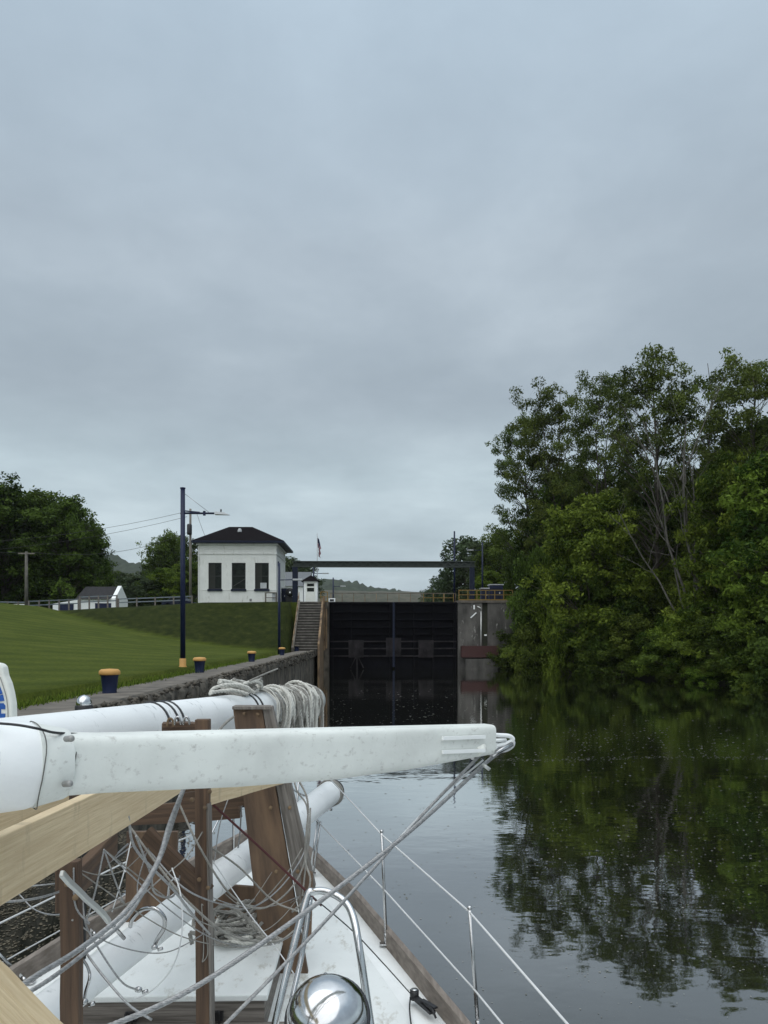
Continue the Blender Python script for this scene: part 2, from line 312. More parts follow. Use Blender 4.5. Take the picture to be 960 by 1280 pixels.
def watermat():
    m = bpy.data.materials.new('water'); m.use_nodes = True; t = m.node_tree; b = t.nodes['Principled BSDF']
    b.inputs['Base Color'].default_value = (0.012, 0.013, 0.008, 1); b.inputs['Roughness'].default_value = 0.02; b.inputs['IOR'].default_value = 2.2
    g = N(t, 'ShaderNodeNewGeometry')
    def nz(s, st, d, off=(0, 0, 0)):
        mp_ = N(t, 'ShaderNodeMapping'); mp_.inputs['Scale'].default_value = st; mp_.inputs['Location'].default_value = off; t.links.new(g.outputs['Position'], mp_.inputs[0])
        n = N(t, 'ShaderNodeTexNoise'); n.inputs['Scale'].default_value = s; n.inputs['Detail'].default_value = d; n.inputs['Roughness'].default_value = 0.55
        t.links.new(mp_.outputs[0], n.inputs['Vector']); return n
    a = nz(0.9, (1, 1.6, 1), 3); c = nz(5.5, (1, 1.5, 1), 4); k = nz(0.12, (1, 1, 1), 3, (5, 2, 0))
    kr0 = ramp(t, [(0.42, (0.2,) * 3), (0.6, (.8,) * 3)]); t.links.new(k.outputs[0], kr0.inputs[0])
    sy = N(t, 'ShaderNodeSeparateXYZ'); t.links.new(g.outputs['Position'], sy.inputs[0])
    mr_ = N(t, 'ShaderNodeMapRange'); mr_.inputs['From Min'].default_value = 10; mr_.inputs['From Max'].default_value = 50; t.links.new(sy.outputs[1], mr_.inputs[0])
    bnd = ramp(t, [(0.20, (0,) * 3), (0.27, (1,) * 3), (0.42, (.9,) * 3), (0.52, (.0,) * 3)]); t.links.new(mr_.outputs[0], bnd.inputs[0])
    kr_ = N(t, 'ShaderNodeMath', operation='MULTIPLY_ADD'); kr_.inputs[1].default_value = 3.0; t.links.new(bnd.outputs[0], kr_.inputs[0]); t.links.new(kr0.outputs[0], kr_.inputs[2])
    kr = kr_
    m1 = N(t, 'ShaderNodeMath', operation='MULTIPLY'); t.links.new(c.outputs[0], m1.inputs[0]); t.links.new(kr.outputs[0], m1.inputs[1])
    m2 = N(t, 'ShaderNodeMath', operation='MULTIPLY'); m2.inputs[1].default_value = 0.12; t.links.new(m1.outputs[0], m2.inputs[0])
    ad = N(t, 'ShaderNodeMath', operation='ADD'); t.links.new(a.outputs[0], ad.inputs[0]); t.links.new(m2.outputs[0], ad.inputs[1])
    bp = N(t, 'ShaderNodeBump'); bp.inputs['Strength'].default_value = 0.23; bp.inputs['Distance'].default_value = 0.02
    t.links.new(ad.outputs[0], bp.inputs['Height']); t.links.new(bp.outputs[0], b.inputs['Normal'])
    b.inputs['Specular IOR Level'].default_value = 0.0; b.inputs['Roughness'].default_value = 1.0
    gl = N(t, 'ShaderNodeBsdfGlossy'); gl.inputs['Color'].default_value = (1, 1, 1, 1); gl.inputs['Roughness'].default_value = 0.025; t.links.new(bp.outputs[0], gl.inputs['Normal'])
    lw = N(t, 'ShaderNodeLayerWeight'); lw.inputs[0].default_value = 0.5; t.links.new(bp.outputs[0], lw.inputs['Normal'])
    fr = ramp(t, [(0.0, (.06,) * 3), (0.30, (.10,) * 3), (0.535, (.25,) * 3), (0.784, (.76,) * 3), (0.95, (.92,) * 3)]); t.links.new(lw.outputs['Facing'], fr.inputs[0])
    mxs = N(t, 'ShaderNodeMixShader'); t.links.new(fr.outputs[0], mxs.inputs[0]); t.links.new(b.outputs[0], mxs.inputs[1]); t.links.new(gl.outputs[0], mxs.inputs[2])
    t.links.new(mxs.outputs[0], t.nodes['Material Output'].inputs[0]); return m
water_mat = watermat()

# ------------------------------------------------------------------ terrain
Q = 2.05                                   # quay level
QX = -5.10; GX = -6.55                     # quay edge, grass edge
def lerp_tab(x, tab):
    if x <= tab[0][0]: return tab[0][1]
    for (a, b), (c, d) in zip(tab, tab[1:]):
        if x <= c: return b + (d - b) * (x - a) / (c - a)
    return tab[-1][1]
TT = [(-200, 6.0), (-31.6, 6.07), (-25.4, 6.47), (-19.2, 6.77), (-17, 6.93), (-7, 7.05)]
BANK = [(-60, 45), (0, 41), (20, 36), (35, 31), (49, 26.6), (60, 22.2), (70, 18.4), (74, 16.6), (78, 16.2)]   # y -> x of right water edge
def bank_at(x, y):
    T = lerp_tab(x, TT)
    return T - max(0, 76.3 - y) * 0.55 + 0.25 * mnoise.noise((x * .12, y * .12, 0))
def ground_h(x, y):
    if y < 78 or (-4.05 < x < 9.65 and y < 79.3):
        if x > GX - 0.01:
            bx = lerp_tab(y, BANK); d = x - bx
            if x < 9.9 or d < -1.5: return -2.5
            if d < 0: return -2.5 + 2.3 * (d + 1.5) / 1.5
            n = mnoise.noise((x * .3, y * .3, 3)) * .3
            return -0.2 + min(1.0, d / 1.5) * (1.3 + n) + min(1.0, d / 18) * 2.2 + max(0, y - 66) * min(1, d / 3) * .3
        u = max(0, GX - x); T = lerp_tab(x, TT)
        lawn = Q - 0.02 + 0.0245 * u ** 1.577 + 0.05 * mnoise.noise((x * .2, y * .2, 1)) * min(1, u / 2)
        return max(min(lawn, T + 0.2 + .01 * u), min(T, bank_at(x, y)))
    T = lerp_tab(x, TT)
    if -4.0 < x < 9.65 and y < 400: return 4.0
    if x > 15.5: return max(1.5, 7.0 - (x - 15.5) * .5) if y < 90 else 7.0 - .4 * min(1, (x - 15.5) / 10)
    return T
xs = sorted(set([-2500, -1200, -600, -300, -200, -150, -120, -100, -85] + list(np.arange(-76, -7, 1.0)) + [GX, -6.2, -5.6, -4.0, -3.98, 0, 5, 9.58, 9.6, 10, 11] + list(np.arange(12, 60, 1.0)) + [65, 75, 90, 120, 160, 250, 500, 1200, 2500]))
ys = sorted(set([-300, -100, -60, -40] + list(np.arange(-30, 60, 2.0)) + list(np.arange(60, 80, .5)) + [77.99, 79.1, 79.29, 79.3, 79.35] + list(np.arange(80, 110, 3.0)) + [120, 140, 170, 220, 300, 400, 401, 600, 1000, 1800, 3000]))
gv = [(x, y, ground_h(x, y)) for y in ys for x in xs]; nx = len(xs)
gf = [(j * nx + i, j * nx + i + 1, (j + 1) * nx + i + 1, (j + 1) * nx + i) for j in range(len(ys) - 1) for i in range(nx - 1)]
bank_soil = mat('bank_soil', (0.022, 0.024, 0.010), .95, col2=(0.008, 0.009, 0.005), vscale=1.5, coord='Object', bump=1, bscale=4)
g = MB().add(gv, gf, True).build('ground', [grass_mat, bank_soil]); tag(g, kind='structure')
for p_ in g.data.polygons:
    if p_.center.x > 7 and p_.center.y < 200: p_.material_index = 1
at = g.data.attributes.new('bank', 'FLOAT', 'POINT')
def bankness(x, y):
    if x > 8: return 1.0
    if y > 77: return .5
    u = max(0, GX - x); lawn = Q - 0.02 + 0.0245 * u ** 1.577
    return max(0., min(1., (bank_at(x, y) - lawn) / .25 + .2))
at.data.foreach_set('value', [bankness(v[0], v[1]) for v in gv])
tag(MB().add([(-5.2, -300, 0), (400, -300, 0), (400, 78.2, 0), (-5.2, 78.2, 0)], [(0, 1, 2, 3)]).build('water', water_mat), kind='structure')
tag(MB().add([(-4, 80.5, 5.4), (9.6, 80.5, 5.4), (9.6, 399, 5.4), (-4, 399, 5.4)], [(0, 1, 2, 3)]).build('upstream_water', water_mat), kind='structure')

# quay: coping strip with broken edge and battered wall
def quay_build():
    m = MB(); rnd = random.Random(4); n = 1100; vs_ = []; prof_n = 9
    ysq = [-30 + 108.0 * (i / n) ** 0.9 for i in range(n + 1)]
    for y in ysq:
        e = mnoise.noise((y * .7, 0, 0)) * .10 + mnoise.noise((y * 2.6, 5, 0)) * .06
        x1 = QX + e * 0.5
        def nn(k): return mnoise.noise((y * 1.1, k * 1.3, 2)) * .12 + mnoise.noise((y * 3.7, k * 2.1, 7)) * .07
        vs_ += [(GX - .05, y, Q + .005), (GX + .5, y, Q + .02), (x1 - .22, y, Q + .02 + e * .10), (x1 - .05, y, Q - .03 + e * .3),
                (QX + .03 + nn(1), y, Q - .16), (QX + .05 + nn(2), y, Q - .36), (QX - .04 + nn(3), y, Q - .55), (QX + .0 + nn(4), y, Q - 1.2), (QX + .02, y, -1.5)]
    fs = [(i * prof_n + k, i * prof_n + k + 1, (i + 1) * prof_n + k + 1, (i + 1) * prof_n + k) for i in range(n) for k in range(prof_n - 1)]
    m.add(vs_, fs, True)
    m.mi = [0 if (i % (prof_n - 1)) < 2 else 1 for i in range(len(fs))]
    m.box(QX - .0, -4.0, 77.6, 78.4, -1.5, Q - .1, 1)
    for k in range(1900):
        y = 7 + 68 * rnd.random() ** 1.3; s_ = rnd.uniform(.025, .075) * (.8 + y / 40); z = Q - rnd.random() ** 1.4 * .6 + .01; x = QX + rnd.uniform(-.12, .05)
        v_ = [Vector((rnd.gauss(0, 1), rnd.gauss(0, 1), rnd.gauss(0, .8))).normalized() * s_ * rnd.uniform(.6, 1.1) + Vector((x, y, z)) for _ in range(0)]
        v_ = [Vector((x + a_ * s_ * rnd.uniform(.6, 1.2), y + b_ * s_ * rnd.uniform(.8, 1.8), z + c_ * s_ * rnd.uniform(.5, 1))) for a_, b_, c_ in ((1, 0, 0), (-1, 0, 0), (0, 1, 0), (0, -1, 0), (0, 0, 1), (0, 0, -1))]
        m.add(v_, [(0, 2, 4), (2, 1, 4), (1, 3, 4), (3, 0, 4), (2, 0, 5), (1, 2, 5), (3, 1, 5), (0, 3, 5)], True, 1)
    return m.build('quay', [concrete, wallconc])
tag(quay_build(), kind='structure')

# ------------------------------------------------------------------ lock: walls, gates, gantry
def lock_walls():
    e = empty('lock_wall', (-4.5, 78.2, 0), 'dark stained concrete lock wall beside the stairs, left of the gates', 'wall')
    MB().box(-5.15, -4.02, 76.9, 84, -1.5, 7.05).box(-5.0, -4.0, 84, 130, 3, 7.05).build('wall_face', wallconc, e)
    MB().box(-4.62, -4.36, 76.72, 76.88, 2.0, 7.6).box(-4.3, -4.15, 76.6, 76.88, 2.2, 6.3).build('timber_fender', rust, e)
    e = empty('lock_wall', (12, 78.2, 0), 'streaked grey concrete pier to the right of the gates', 'wall')
    mb = MB()
    for x0, x1, y0 in ((9.62, 12.15, 77.8), (12.15, 12.72, 78.35), (12.72, 15.6, 77.8)): mb.box(x0, x1, y0, 84, -1.5, 7.0)
    mb.box(9.62, 11, 84, 130, 3, 7.0)
    mb.build('wall_face', pierconc, e)
    MB().box(9.55, 15.7, 77.68, 84, 7.0, 7.25).build('coping', concrete, e)
    MB().tube([(12.0, 77.7, 1.6), (12.0, 77.7, 6.1)], .07, 8).tube([(12.0, 77.7, 6.1), (12.0, 77.55, 6.4), (11.6, 77.6, 6.6)], .06, 8).build('pipe', alu, e)
    MB().box(11.2, 11.35, 77.72, 77.79, 6.3, 6.75).bar((10.9, 77.72, 5.4), (11.5, 77.72, 5.95), .1, .12).box(12.35, 12.6, 77.6, 77.8, 3.5, 3.65).build('painted_patch', white_paint, e)
    MB().box(9.85, 13.7, 76.9, 77.79, 1.25, 2.45).build('steel_panel', darkred, e)
    MB().box(10.25, 13.6, 76.6, 77.79, -.8, 1.1).build('footing', pierconc, e)
lock_walls()
def gates():
    for sgn, x0, x1, lab in ((-1, -3.98, 2.75, 'left black steel lock gate leaf with horizontal ribs'), (1, 2.85, 9.58, 'right black steel lock gate leaf with horizontal ribs')):
        e = empty('lock_gate', ((x0 + x1) / 2, 78.7, 0), lab, 'lock gate')
        MB().box(x0, x1, 78.75, 79.05, -1.5, 7.02).build('skin_plate', gate_mat, e)
        for z in (6.95, 6.05, 5.25, 4.45, 3.7, 2.9, 2.15, 1.35):
            MB().box(x0, x1, 78.42, 78.75, z - .07, z + .07).build('rib', gate_mat if z > 3.6 else gate_grey, e)
        for x in (x0 + .25, x0 + 2.2, (x0 + x1) / 2 + .9, x1 - .25):
            MB().box(x - .12, x + .12, 78.5, 78.75, -1.2, 7.0).build('upright', gate_mat, e)
        a, b = (x0 + 2.0, x0 + 3.6) if sgn < 0 else (x0 + 2.6, x0 + 4.2)
        MB().box(a, b, 78.3, 78.41, 1.2, 3.05).build('sluice_cover', gate_grey, e)
        xe = x1 - .75 if sgn < 0 else x0
        MB().box(xe, xe + .75, 78.3, 78.41, 1.3, 3.3).build('mitre_plate', gate_grey, e)
        if sgn < 0:
            MB().bar((x0 + 2.9, 78.2, 1.5), (x0 + 2.9, 78.2, -.6), .16, .16).bar((x0 + 2.75, 78.2, 1.2), (x0 + 2.2, 78.2, .1), .12, .12).bar((x0 + 3.05, 78.2, 1.2), (x0 + 3.6, 78.2, .1), .12, .12).build('fender_timber', gate_grey, e)
            MB().bar((x0 + .4, 78.46, 6.6), (x0 + 2.0, 78.46, 3.0), .09, .09).build('diagonal_brace', gate_mat, e)
        MB().box(x0, x1, 78.4, 79.4, 7.03, 7.1).build('walkway', gate_grey, e)
    MB().box(2.70, 2.90, 78.15, 78.3, .2, 7.05).build('seal', bluepaint, e)
    e = empty('walkway_railing', (2.8, 79.3, 7.1), 'long thin weathered handrail above the lock gates', 'railing')
    for x in np.linspace(-3.9, 9.5, 12): MB().bar((x, 79.3, 7.1), (x, 79.3, 8.05), .05, .05).build('rail_post', rust, e)
    MB().bar((-3.95, 79.3, 8.07), (9.55, 79.3, 8.07), .06, .07).build('handrail', concrete, e)
gates()
e = empty('gantry', (2.8, 80, 7), 'blue steel portal gantry with dark truss beam above the gates', 'gantry')
a = P(369, 704, 80); b = P(590, 704, 80)
MB().box(a.x - .28, a.x + .28, 79.75, 80.3, 7.0, a.z - .35).build('leg', bluepaint, e)
MB().box(b.x - .25, b.x + .25, 79.75, 80.3, 7.0, b.z - .35).build('leg', bluepaint, e)
m = MB(); zt, zb = a.z + .14, a.z - .34
m.box(a.x - .3, b.x + .35, 79.7, 80.35, zt, zt + .08); m.box(a.x - .3, b.x + .35, 79.7, 80.35, zb - .08, zb)
nseg = 44
for i in range(nseg):
    x0 = a.x + (b.x - a.x) * i / nseg; x1 = a.x + (b.x - a.x) * (i + 1) / nseg
    for yy in (79.78, 80.27): m.bar((x0, yy, zb if i % 2 else zt), (x1, yy, zt if i % 2 else zb), .06, .1)
m.box(a.x - .2, b.x + .25, 79.95, 80.1, zb, zt)
m.build('truss_beam', mat('truss', (0.035, 0.045, 0.04), .7), e)

# stairs beside the lock
def stairs():
    e = empty('concrete_stairs', (-5.7, 73, Q), 'flight of weathered concrete steps up the grass bank beside the lock', 'stairs')
    n = 18; y0, y1 = 70.6, 77.2; m = MB(); rz = MB()
    for i in range(n):
        ya = y0 + (y1 - y0) * i / n; yb = y0 + (y1 - y0) * (i + 1) / n; z = Q + (7.05 - Q) * (i + 1) / n
        m.box(-6.95, -4.75, ya, y1 + .1 if i == n - 1 else yb + .12, z - .1, z)
        rz.box(-6.95, -4.75, ya + .10, yb, z - .7, z - .101)
    m.build('tread', mat('tread', (.20, .185, .165), .9, col2=(.11, .10, .09), vscale=2), e); rz.build('riser', mat('riser', (.055, .05, .042), .95, var=.3, vscale=2), e)  # riser colour darkened to stand in for shade under the tread nosings
    MB().prism([(-7.2, y0 - .2, Q - .3), (-7.2, y1, 6.6), (-7.2, y1, 7.2), (-7.2, y0 - .2, Q + .35)], (.22, 0, 0)).build('side_curb', concrete, e)
    MB().prism([(-4.72, y0 - .2, -.5), (-4.72, y1 - .1, -.5), (-4.72, y1 - .1, 7.4), (-4.72, y0 - .2, Q + .7)], (.2, 0, 0)).build('side_wall', rust, e)
    m = MB()
    for i in range(5):
        t = i / 4; y = y0 + (y1 - y0) * t; z = Q + 5 * t; m.bar((-7.1, y, z), (-7.1, y, z + 1.0), .06, .06)
    m.bar((-7.1, y0, Q + 1.0), (-7.1, y1, 8.05), .06, .06); m.build('handrail', rust, e)
stairs()
# guard booth
def booth():
    p = P(388.5, 752, 79); x = p.x
    e = empty('guard_booth', (x, 79, 7.05), 'small white booth with dark pyramid roof at the top of the stairs', 'booth')
    w2 = .72; y0 = 78.6; y1 = 80.0
    MB().box(x - w2, x + w2, y0, y1, 7.05, 9.35).build('wall', white_paint, e)
    MB().add([(x - 1.0, y0 - .25, 9.3), (x + 1.0, y0 - .25, 9.3), (x + 1.0, y1 + .25, 9.3), (x - 1.0, y1 + .25, 9.3), (x, (y0 + y1) / 2, 10.0)], [(0, 1, 4), (1, 2, 4), (2, 3, 4), (3, 0, 4), (3, 2, 1, 0)]).build('roof', shingle, e)
    d = MB().box(x - .5, x + .5, y0 - .03, y0 - .002, 7.1, 9.2).build('door', vinyl, e)
    MB().box(x - .36, x + .38, y0 - .05, y0 - .032, 8.75, 9.05).box(x - .36, x + .38, y0 - .05, y0 - .032, 8.2, 8.6).build('pane', glass, d)
    MB().box(x - w2 - .06, x - w2, y0 - .02, y1, 7.05, 9.3).build('corner_trim', navy, e)
booth()
# lock house
def lockhouse():
    Y = 79.0
    x0 = P(248, 753, Y).x; x1 = P(345.5, 753, Y).x; Yb = Y + 8.5; zb = 6.85; zt = P(300, 678, Y).z
    e = empty('lock_house', ((x0 + x1) / 2, Y, zb), 'white painted brick lock house with dark hip roof and three tall windows', 'building')
    zw0 = P(300, 736.5, Y).z; zw1 = P(300, 703.5, Y).z
    wins = [(P(a, 720, Y).x, P(b, 720, Y).x) for a, b in ((260.5, 277), (289.7, 307), (318.7, 336))]
    m = MB(); T = .35
    m.box(x0, x1, Y, Y + T, zb - 1, zw0); m.box(x0, x1, Y, Y + T, zw1, zt)
    xx = [x0] + [v for q in wins for v in q] + [x1]
    for i in range(0, 8, 2): m.box(xx[i], xx[i + 1], Y + .0, Y + T, zw0, zw1)
    m.box(x0, x0 + T, Y + T, Yb, zb - 1, zt); m.box(x1 - T, x1, Y + T, Yb, zb - 1, zt); m.box(x0 + T, x1 - T, Yb - T, Yb, zb - 1, zt)
    m.build('wall', brick_white, e)
    m = MB()
    for z, h, o in ((P(300, 685, Y).z, .10, .05), (P(300, 693, Y).z, .10, .07), (zw0 - .12, .07, .03), (P(300, 679.5, Y).z, .28, .10), (P(300, 681.5, Y).z, .14, .2)):
        m.box(x0 - o, x1 + o, Y - o, Y - .003, z, z + h); m.box(x1 + .003, x1 + o, Y, Yb, z, z + h)
    for a, b in ((x0 + .5, x0 + 2.6), (x0 + 2.9, x1 - 1.6), (x1 - 1.4, x1 - .3)):
        za, zc = P(300, 691.5, Y).z, P(300, 686.5, Y).z
        m.box(a, b, Y - .035, Y - .003, zc, zc + .04); m.box(a, b, Y - .035, Y - .003, za, za + .04); m.box(a, a + .05, Y - .035, Y - .003, za, zc); m.box(b - .05, b, Y - .035, Y - .003, za, zc)
    m.build('cornice', brick_white, e)
    for i, (a, b) in enumerate(wins):
        f = MB().box(a, a + .09, Y + .1, Y + .2, zw0, zw1).box(b - .09, b, Y + .1, Y + .2, zw0, zw1).box(a + .09, b - .09, Y + .1, Y + .2, zw1 - .1, zw1).box(a + .09, b - .09, Y + .1, Y + .2, zw0, zw0 + .1).box(a + .09, b - .09, Y + .11, Y + .19, (zw0 + zw1) / 2 - .03, (zw0 + zw1) / 2 + .03).build('window', black, e)
        MB().box(a + .09, b - .09, Y + .145, Y + .16, zw0 + .1, zw1 - .1).build('pane', glass, f)
        MB().box(a - .08, b + .08, Y - .14, Y + .1, zw0 - .2, zw0 - .0).build('sill', bluepaint, f)
    for a, b in wins:
        MB().bar((a + .1, Y + .13, zw0 + .3), (b - .1, Y + .13, zw0 + 1.1), .03, .05).build('window_brace', mat('blind', (.06, .06, .055), .8), e) if a > wins[0][0] + .1 and a < wins[2][0] else MB().box(a + .1, (a + b) / 2, Y + .13, Y + .14, zw0 + .12, zw1 - .12).build('blind', mat('blind2', (.022, .024, .02), .9), e)
    MB().box(x0 - .02, x0 + .06, Y - .11, Y - .006, zb, zt - .35).build('downpipe', brick_white, e)
    # things seen through / at the right window
    MB().box(wins[2][0] + .55, wins[2][1] - .25, Y + .12, Y + .14, zw0 + .1, zw0 + .7).build('window_unit', lampgrey, e)
    ox, oz = .62, zt; xr0 = P(286, 660, Y + 4).x; xr1 = P(315, 660, Y + 4).x; zr = P(300, 658.5, Y + 4.2).z
    a0, a1, b0, b1 = x0 - ox, x1 + ox + .25, Y - ox, Yb + ox; ym = (Y + Yb) / 2
    MB().add([(a0, b0, oz + .12), (a1, b0, oz + .12), (a1, b1, oz + .12), (a0, b1, oz + .12), (xr0, ym, zr), (xr1, ym, zr)], [(0, 1, 5, 4), (1, 2, 5), (2, 3, 4, 5), (3, 0, 4)]).build('roof', shingle, e)
    MB().box(a0, a1, b0, b1, oz - .1, oz + .118).build('eave', bluepaint, e)
    MB().lathe([(.22, 0), (.22, .25), (.12, .38), (0, .4)], (P(300, 663, Y + 2.4).x, Y + 2.2, P(300, 664, Y + 2.2).z - .1), n=12).build('roof_vent', lampgrey, e)
    MB().box(x1 + .003, x1 + .12, Y + 1.2, Y + 1.5, zb + 4.2, zb + 4.7).build('wall_lamp', navy, e)
    MB().box(P(312, 750, Y).x, P(314.8, 750, Y).x, Y - .05, Y - .003, P(312, 751.5, Y).z, P(312, 748.5, Y).z).build('vent_grille', mat('vent', (.2, .2, .2)), e)
    t = empty('metal_table', (P(339, 750, 78).x, 77.9, 7.0), 'narrow grey metal table against the white lock house', 'table')
    tx0, tx1 = P(331.5, 750, 78).x, P(346, 750, 78).x; tz = P(340, 740.5, 78).z
    MB().box(tx0, tx1, 77.6, 78.3, tz - .08, tz).build('table_top', greywood, t)
    MB().box(tx0, tx1, 77.65, 77.72, tz - .6, tz - .53).build('stretcher', greywood, t)
    for x in (tx0 + .05, tx1 - .05):
        for y in (77.66, 78.24): MB().box(x - .04, x + .04, y - .04, y + .04, 6.85, tz - .08).build('leg', greywood, t)
    MB().box(tx0 + .75, tx0 + 1.05, 77.8, 78.1, 6.9, tz - .1).build('bin_box', lampgrey, t)
lockhouse()

# ------------------------------------------------------------------ bollards, lamps, poles
def bollard(p, label):
    e = empty('mooring_bollard', p, label, 'bollard', 'blue and yellow bollards along the quay')
    MB().lathe([(.165, -.03), (.165, .03), (.16, .05), (.20, .40), (.215, .43)], p, n=24).build('body', navy, e)
    MB().lathe([(.10, .425), (.235, .43), (.245, .46), (.24, .52), (.19, .56), (0, .575)], p, n=24).build('cap', cap_yellow, e)
for (px, py, lab) in ((137, 866, 'nearest and largest blue bollard with yellow cap on the quay'), (249.5, 840.5, 'blue bollard with yellow cap just right of the tall lamp post foot'),
                      (314.5, 827, 'small blue bollard with yellow cap, third along the quay'), (352.5, 819, 'small blue bollard beside the foot of the short lamp post')):
    bollard(PZ(px, py, Q + .02), lab)
p = PZ(374.5, 813.5, Q + .02)
e = empty('mooring_bollard', (-6.6, 69.5, Q), 'farthest small dark bollard by the foot of the stairs', 'bollard', 'blue and yellow bollards along the quay')
MB().lathe([(.2, -.03), (.2, .4), (.24, .45)], (-6.6, 69.5, Q), n=12).build('body', navy, e)
MB().lathe([(.2, .44), (.3, .45), (.3, .56), (.1, .6), (0, .6)], (-6.6, 69.5, Q), n=12).build('cap', concrete, e)

def lamp_tall():
    b = Vector((P(228.5, 828, 33).x, 33, 2.05)); b.z = ground_h(b.x, 33); x = b.x; top = P(228.5, 611, 33).z; za = P(228, 641.5, 33).z
    e = empty('lamp_post', b, 'tall dark blue lamp post with yellow foot standing on the lawn', 'lamp post', 'blue lamp posts')
    MB().tube([(x, 33, b.z + .3), (x, 33, top)], [.115, .10], 16).lathe([(.12, 0), (.12, .05), (0, .08)], (x, 33, top), n=16).build('pole', navy, e)
    MB().lathe([(.17, -.1), (.17, .03), (.145, .06), (.145, .36), (.12, .38)], b, n=20).build('foot', cap_yellow, e)
    xe = P(270, 641, 33).x
    MB().tube([(x, 33, za), (xe, 33, za)], .045, 10).tube([(x - .1, 33, za + .12), (x + .75, 33, za + .04)], .03, 8).box(x + .9 , x + 1.0, 32.95, 33.05, za - .1, za + .1).build('arm', navy, e)
    MB().tube([(x, 33, top - .15), (P(261, 641, 33).x, 33, za + .05)], .012, 6).build('stay_wire', wire, e)
    x1 = P(287.5, 641, 33).x
    h = MB().add([(xe - .05, 32.85, za - .06), (x1, 32.93, za - .08), (x1, 33.07, za - .08), (xe - .05, 33.15, za - .06), (xe - .05, 32.9, za + .07), (x1 - .25, 32.95, za + .04), (x1 - .25, 33.05, za + .04), (xe - .05, 33.1, za + .07)],
             [(3, 2, 1, 0), (4, 5, 6, 7), (0, 1, 5, 4), (1, 2, 6, 5), (2, 3, 7, 6), (3, 0, 4, 7)]).build('lamp_head', lampgrey, e, .01)
    MB().lathe([(.035, 0), (.035, .09), (.02, .12), (0, .12)], (xe + .22, 33, za + .07), n=12).build('photocell', black, h)
lamp_tall()
def lamp_small(px, ytop, ybase_z, D, yarm, pxa, label, flip=1, foot=True):
    x = P(px, 800, D).x; zt = P(px, ytop, D).z; za = P(px, yarm, D).z; xe = P(pxa, yarm, D).x
    e = empty('lamp_post', (x, D, ybase_z), label, 'lamp post', 'blue lamp posts')
    MB().tube([(x, D, ybase_z - .1), (x, D, zt)], [.12, .09], 12).build('pole', navy, e)
    sg = 1 if xe > x else -1
    MB().tube([(x, D, za), (xe - sg * .7, D, za + .03)], .04, 8).build('arm', navy, e)
    MB().box(min(xe, xe - sg * .8), max(xe, xe - sg * .8), D - .14, D + .14, za - .04, za + .1).build('lamp_head', lampgrey, e, .02)
lamp_small(349, 704, Q, 62, 725, 378, 'shorter dark blue lamp post at the foot of the bank below the lock house')
lamp_small(392, 708, 7, 92, 717, 411, 'slim blue lamp post behind the white guard booth')
lamp_small(416.5, 722, 7, 110, 733, 432, 'short blue lamp post just right of the white booth, by the hill')
lamp_small(568, 664, 7, 84, 709, 553, 'tall slim blue lamp post behind the right end of the gantry')
lamp_small(603, 678, 7, 95, 688, 584, 'blue lamp post in front of the trees right of the gantry')

e = empty('utility_pole', (P(238, 755, 95).x, 95, 6.8), 'grey wooden utility pole with transformer behind the tall lamp post', 'utility pole')
px_ = P(238, 755, 95).x; ptop = P(238, 636, 95).z
MB().tube([(px_, 95, 6.5), (px_, 95, ptop)], [.2, .14], 12).build('pole', polewood, e)
MB().bar((px_ - 1.3, 95, ptop - .6), (px_ + 1.0, 95, ptop - .6), .12, .14).build('crossarm', polewood, e)
MB().lathe([(0, 0), (.3, 0), (.32, .2), (.32, 1.2), (.25, 1.35), (0, 1.35)], (px_ + .0, 94.5, P(238, 669, 95).z), n=16).build('transformer', black, e)
px0 = P(33, 757, 80).x; pz0 = P(33, 693, 80).z
e = empty('utility_pole', (px0, 80, 6), 'pale wooden utility pole with crossarm in front of the big trees', 'utility pole')
MB().tube([(px0, 80, 5.6), (px0, 80, pz0 + .3)], [.2, .14], 12).build('pole', bark_pale, e)
MB().bar((px0 - .85, 80, pz0 + .1), (px0 + .85, 80, pz0 + .1), .12, .14).build('crossarm', polewood, e)
def cable(name, pts, r, m_, label, cat, group=None, n=6, k=8):
    p_ = smooth_path(pts, k); mb = MB()
    if m_ is rope or m_ is rope_dirty: mb.twist(p_, r * 1.1, 3)
    elif name == 'shroud_wire' or (m_ is wire and r >= .006): mb.twist(p_, r, 7, r * 13)
    else: mb.tube(p_, r, n)
    return tag(mb.build(name, m_), label, cat, group)
def sagline(a, b, s, k=12):
    a = Vector(a); b = Vector(b); return [a.lerp(b, i / k) - Vector((0, 0, s * 4 * (i / k) * (1 - i / k))) for i in range(k + 1)]
for (a, b, s, lab) in (((px_ - 1.1, 95, ptop - .5), (px_ - 40, 88, ptop - 5.5), 1.5, 'upper power line running left from the crossarm of the transformer pole'), ((px_ - .4, 95, ptop - 1.0), (px_ - 42, 90, ptop - 6.5), 1.6, 'lower power line running left from the transformer pole'),
                    ((px0 - .8, 80, pz0 + .2), (px0 - 30, 70, pz0 + 1), .6, 'power line running left from the pale utility pole'), ((px0 + .8, 80, pz0 + .2), (px_ - .3, 95, ptop - 3.0), 1.2, 'power line strung between the two utility poles'),
                    ((px_ + .8, 95, ptop - .5), (P(262, 690, 81).x, 83, P(262, 688, 81).z), .4, 'service wire dropping from the pole to the lock house')):
    tag(MB().tube(sagline(a, b, s), .022, 5).build('power_line', black), lab, 'cable', 'overhead power lines')

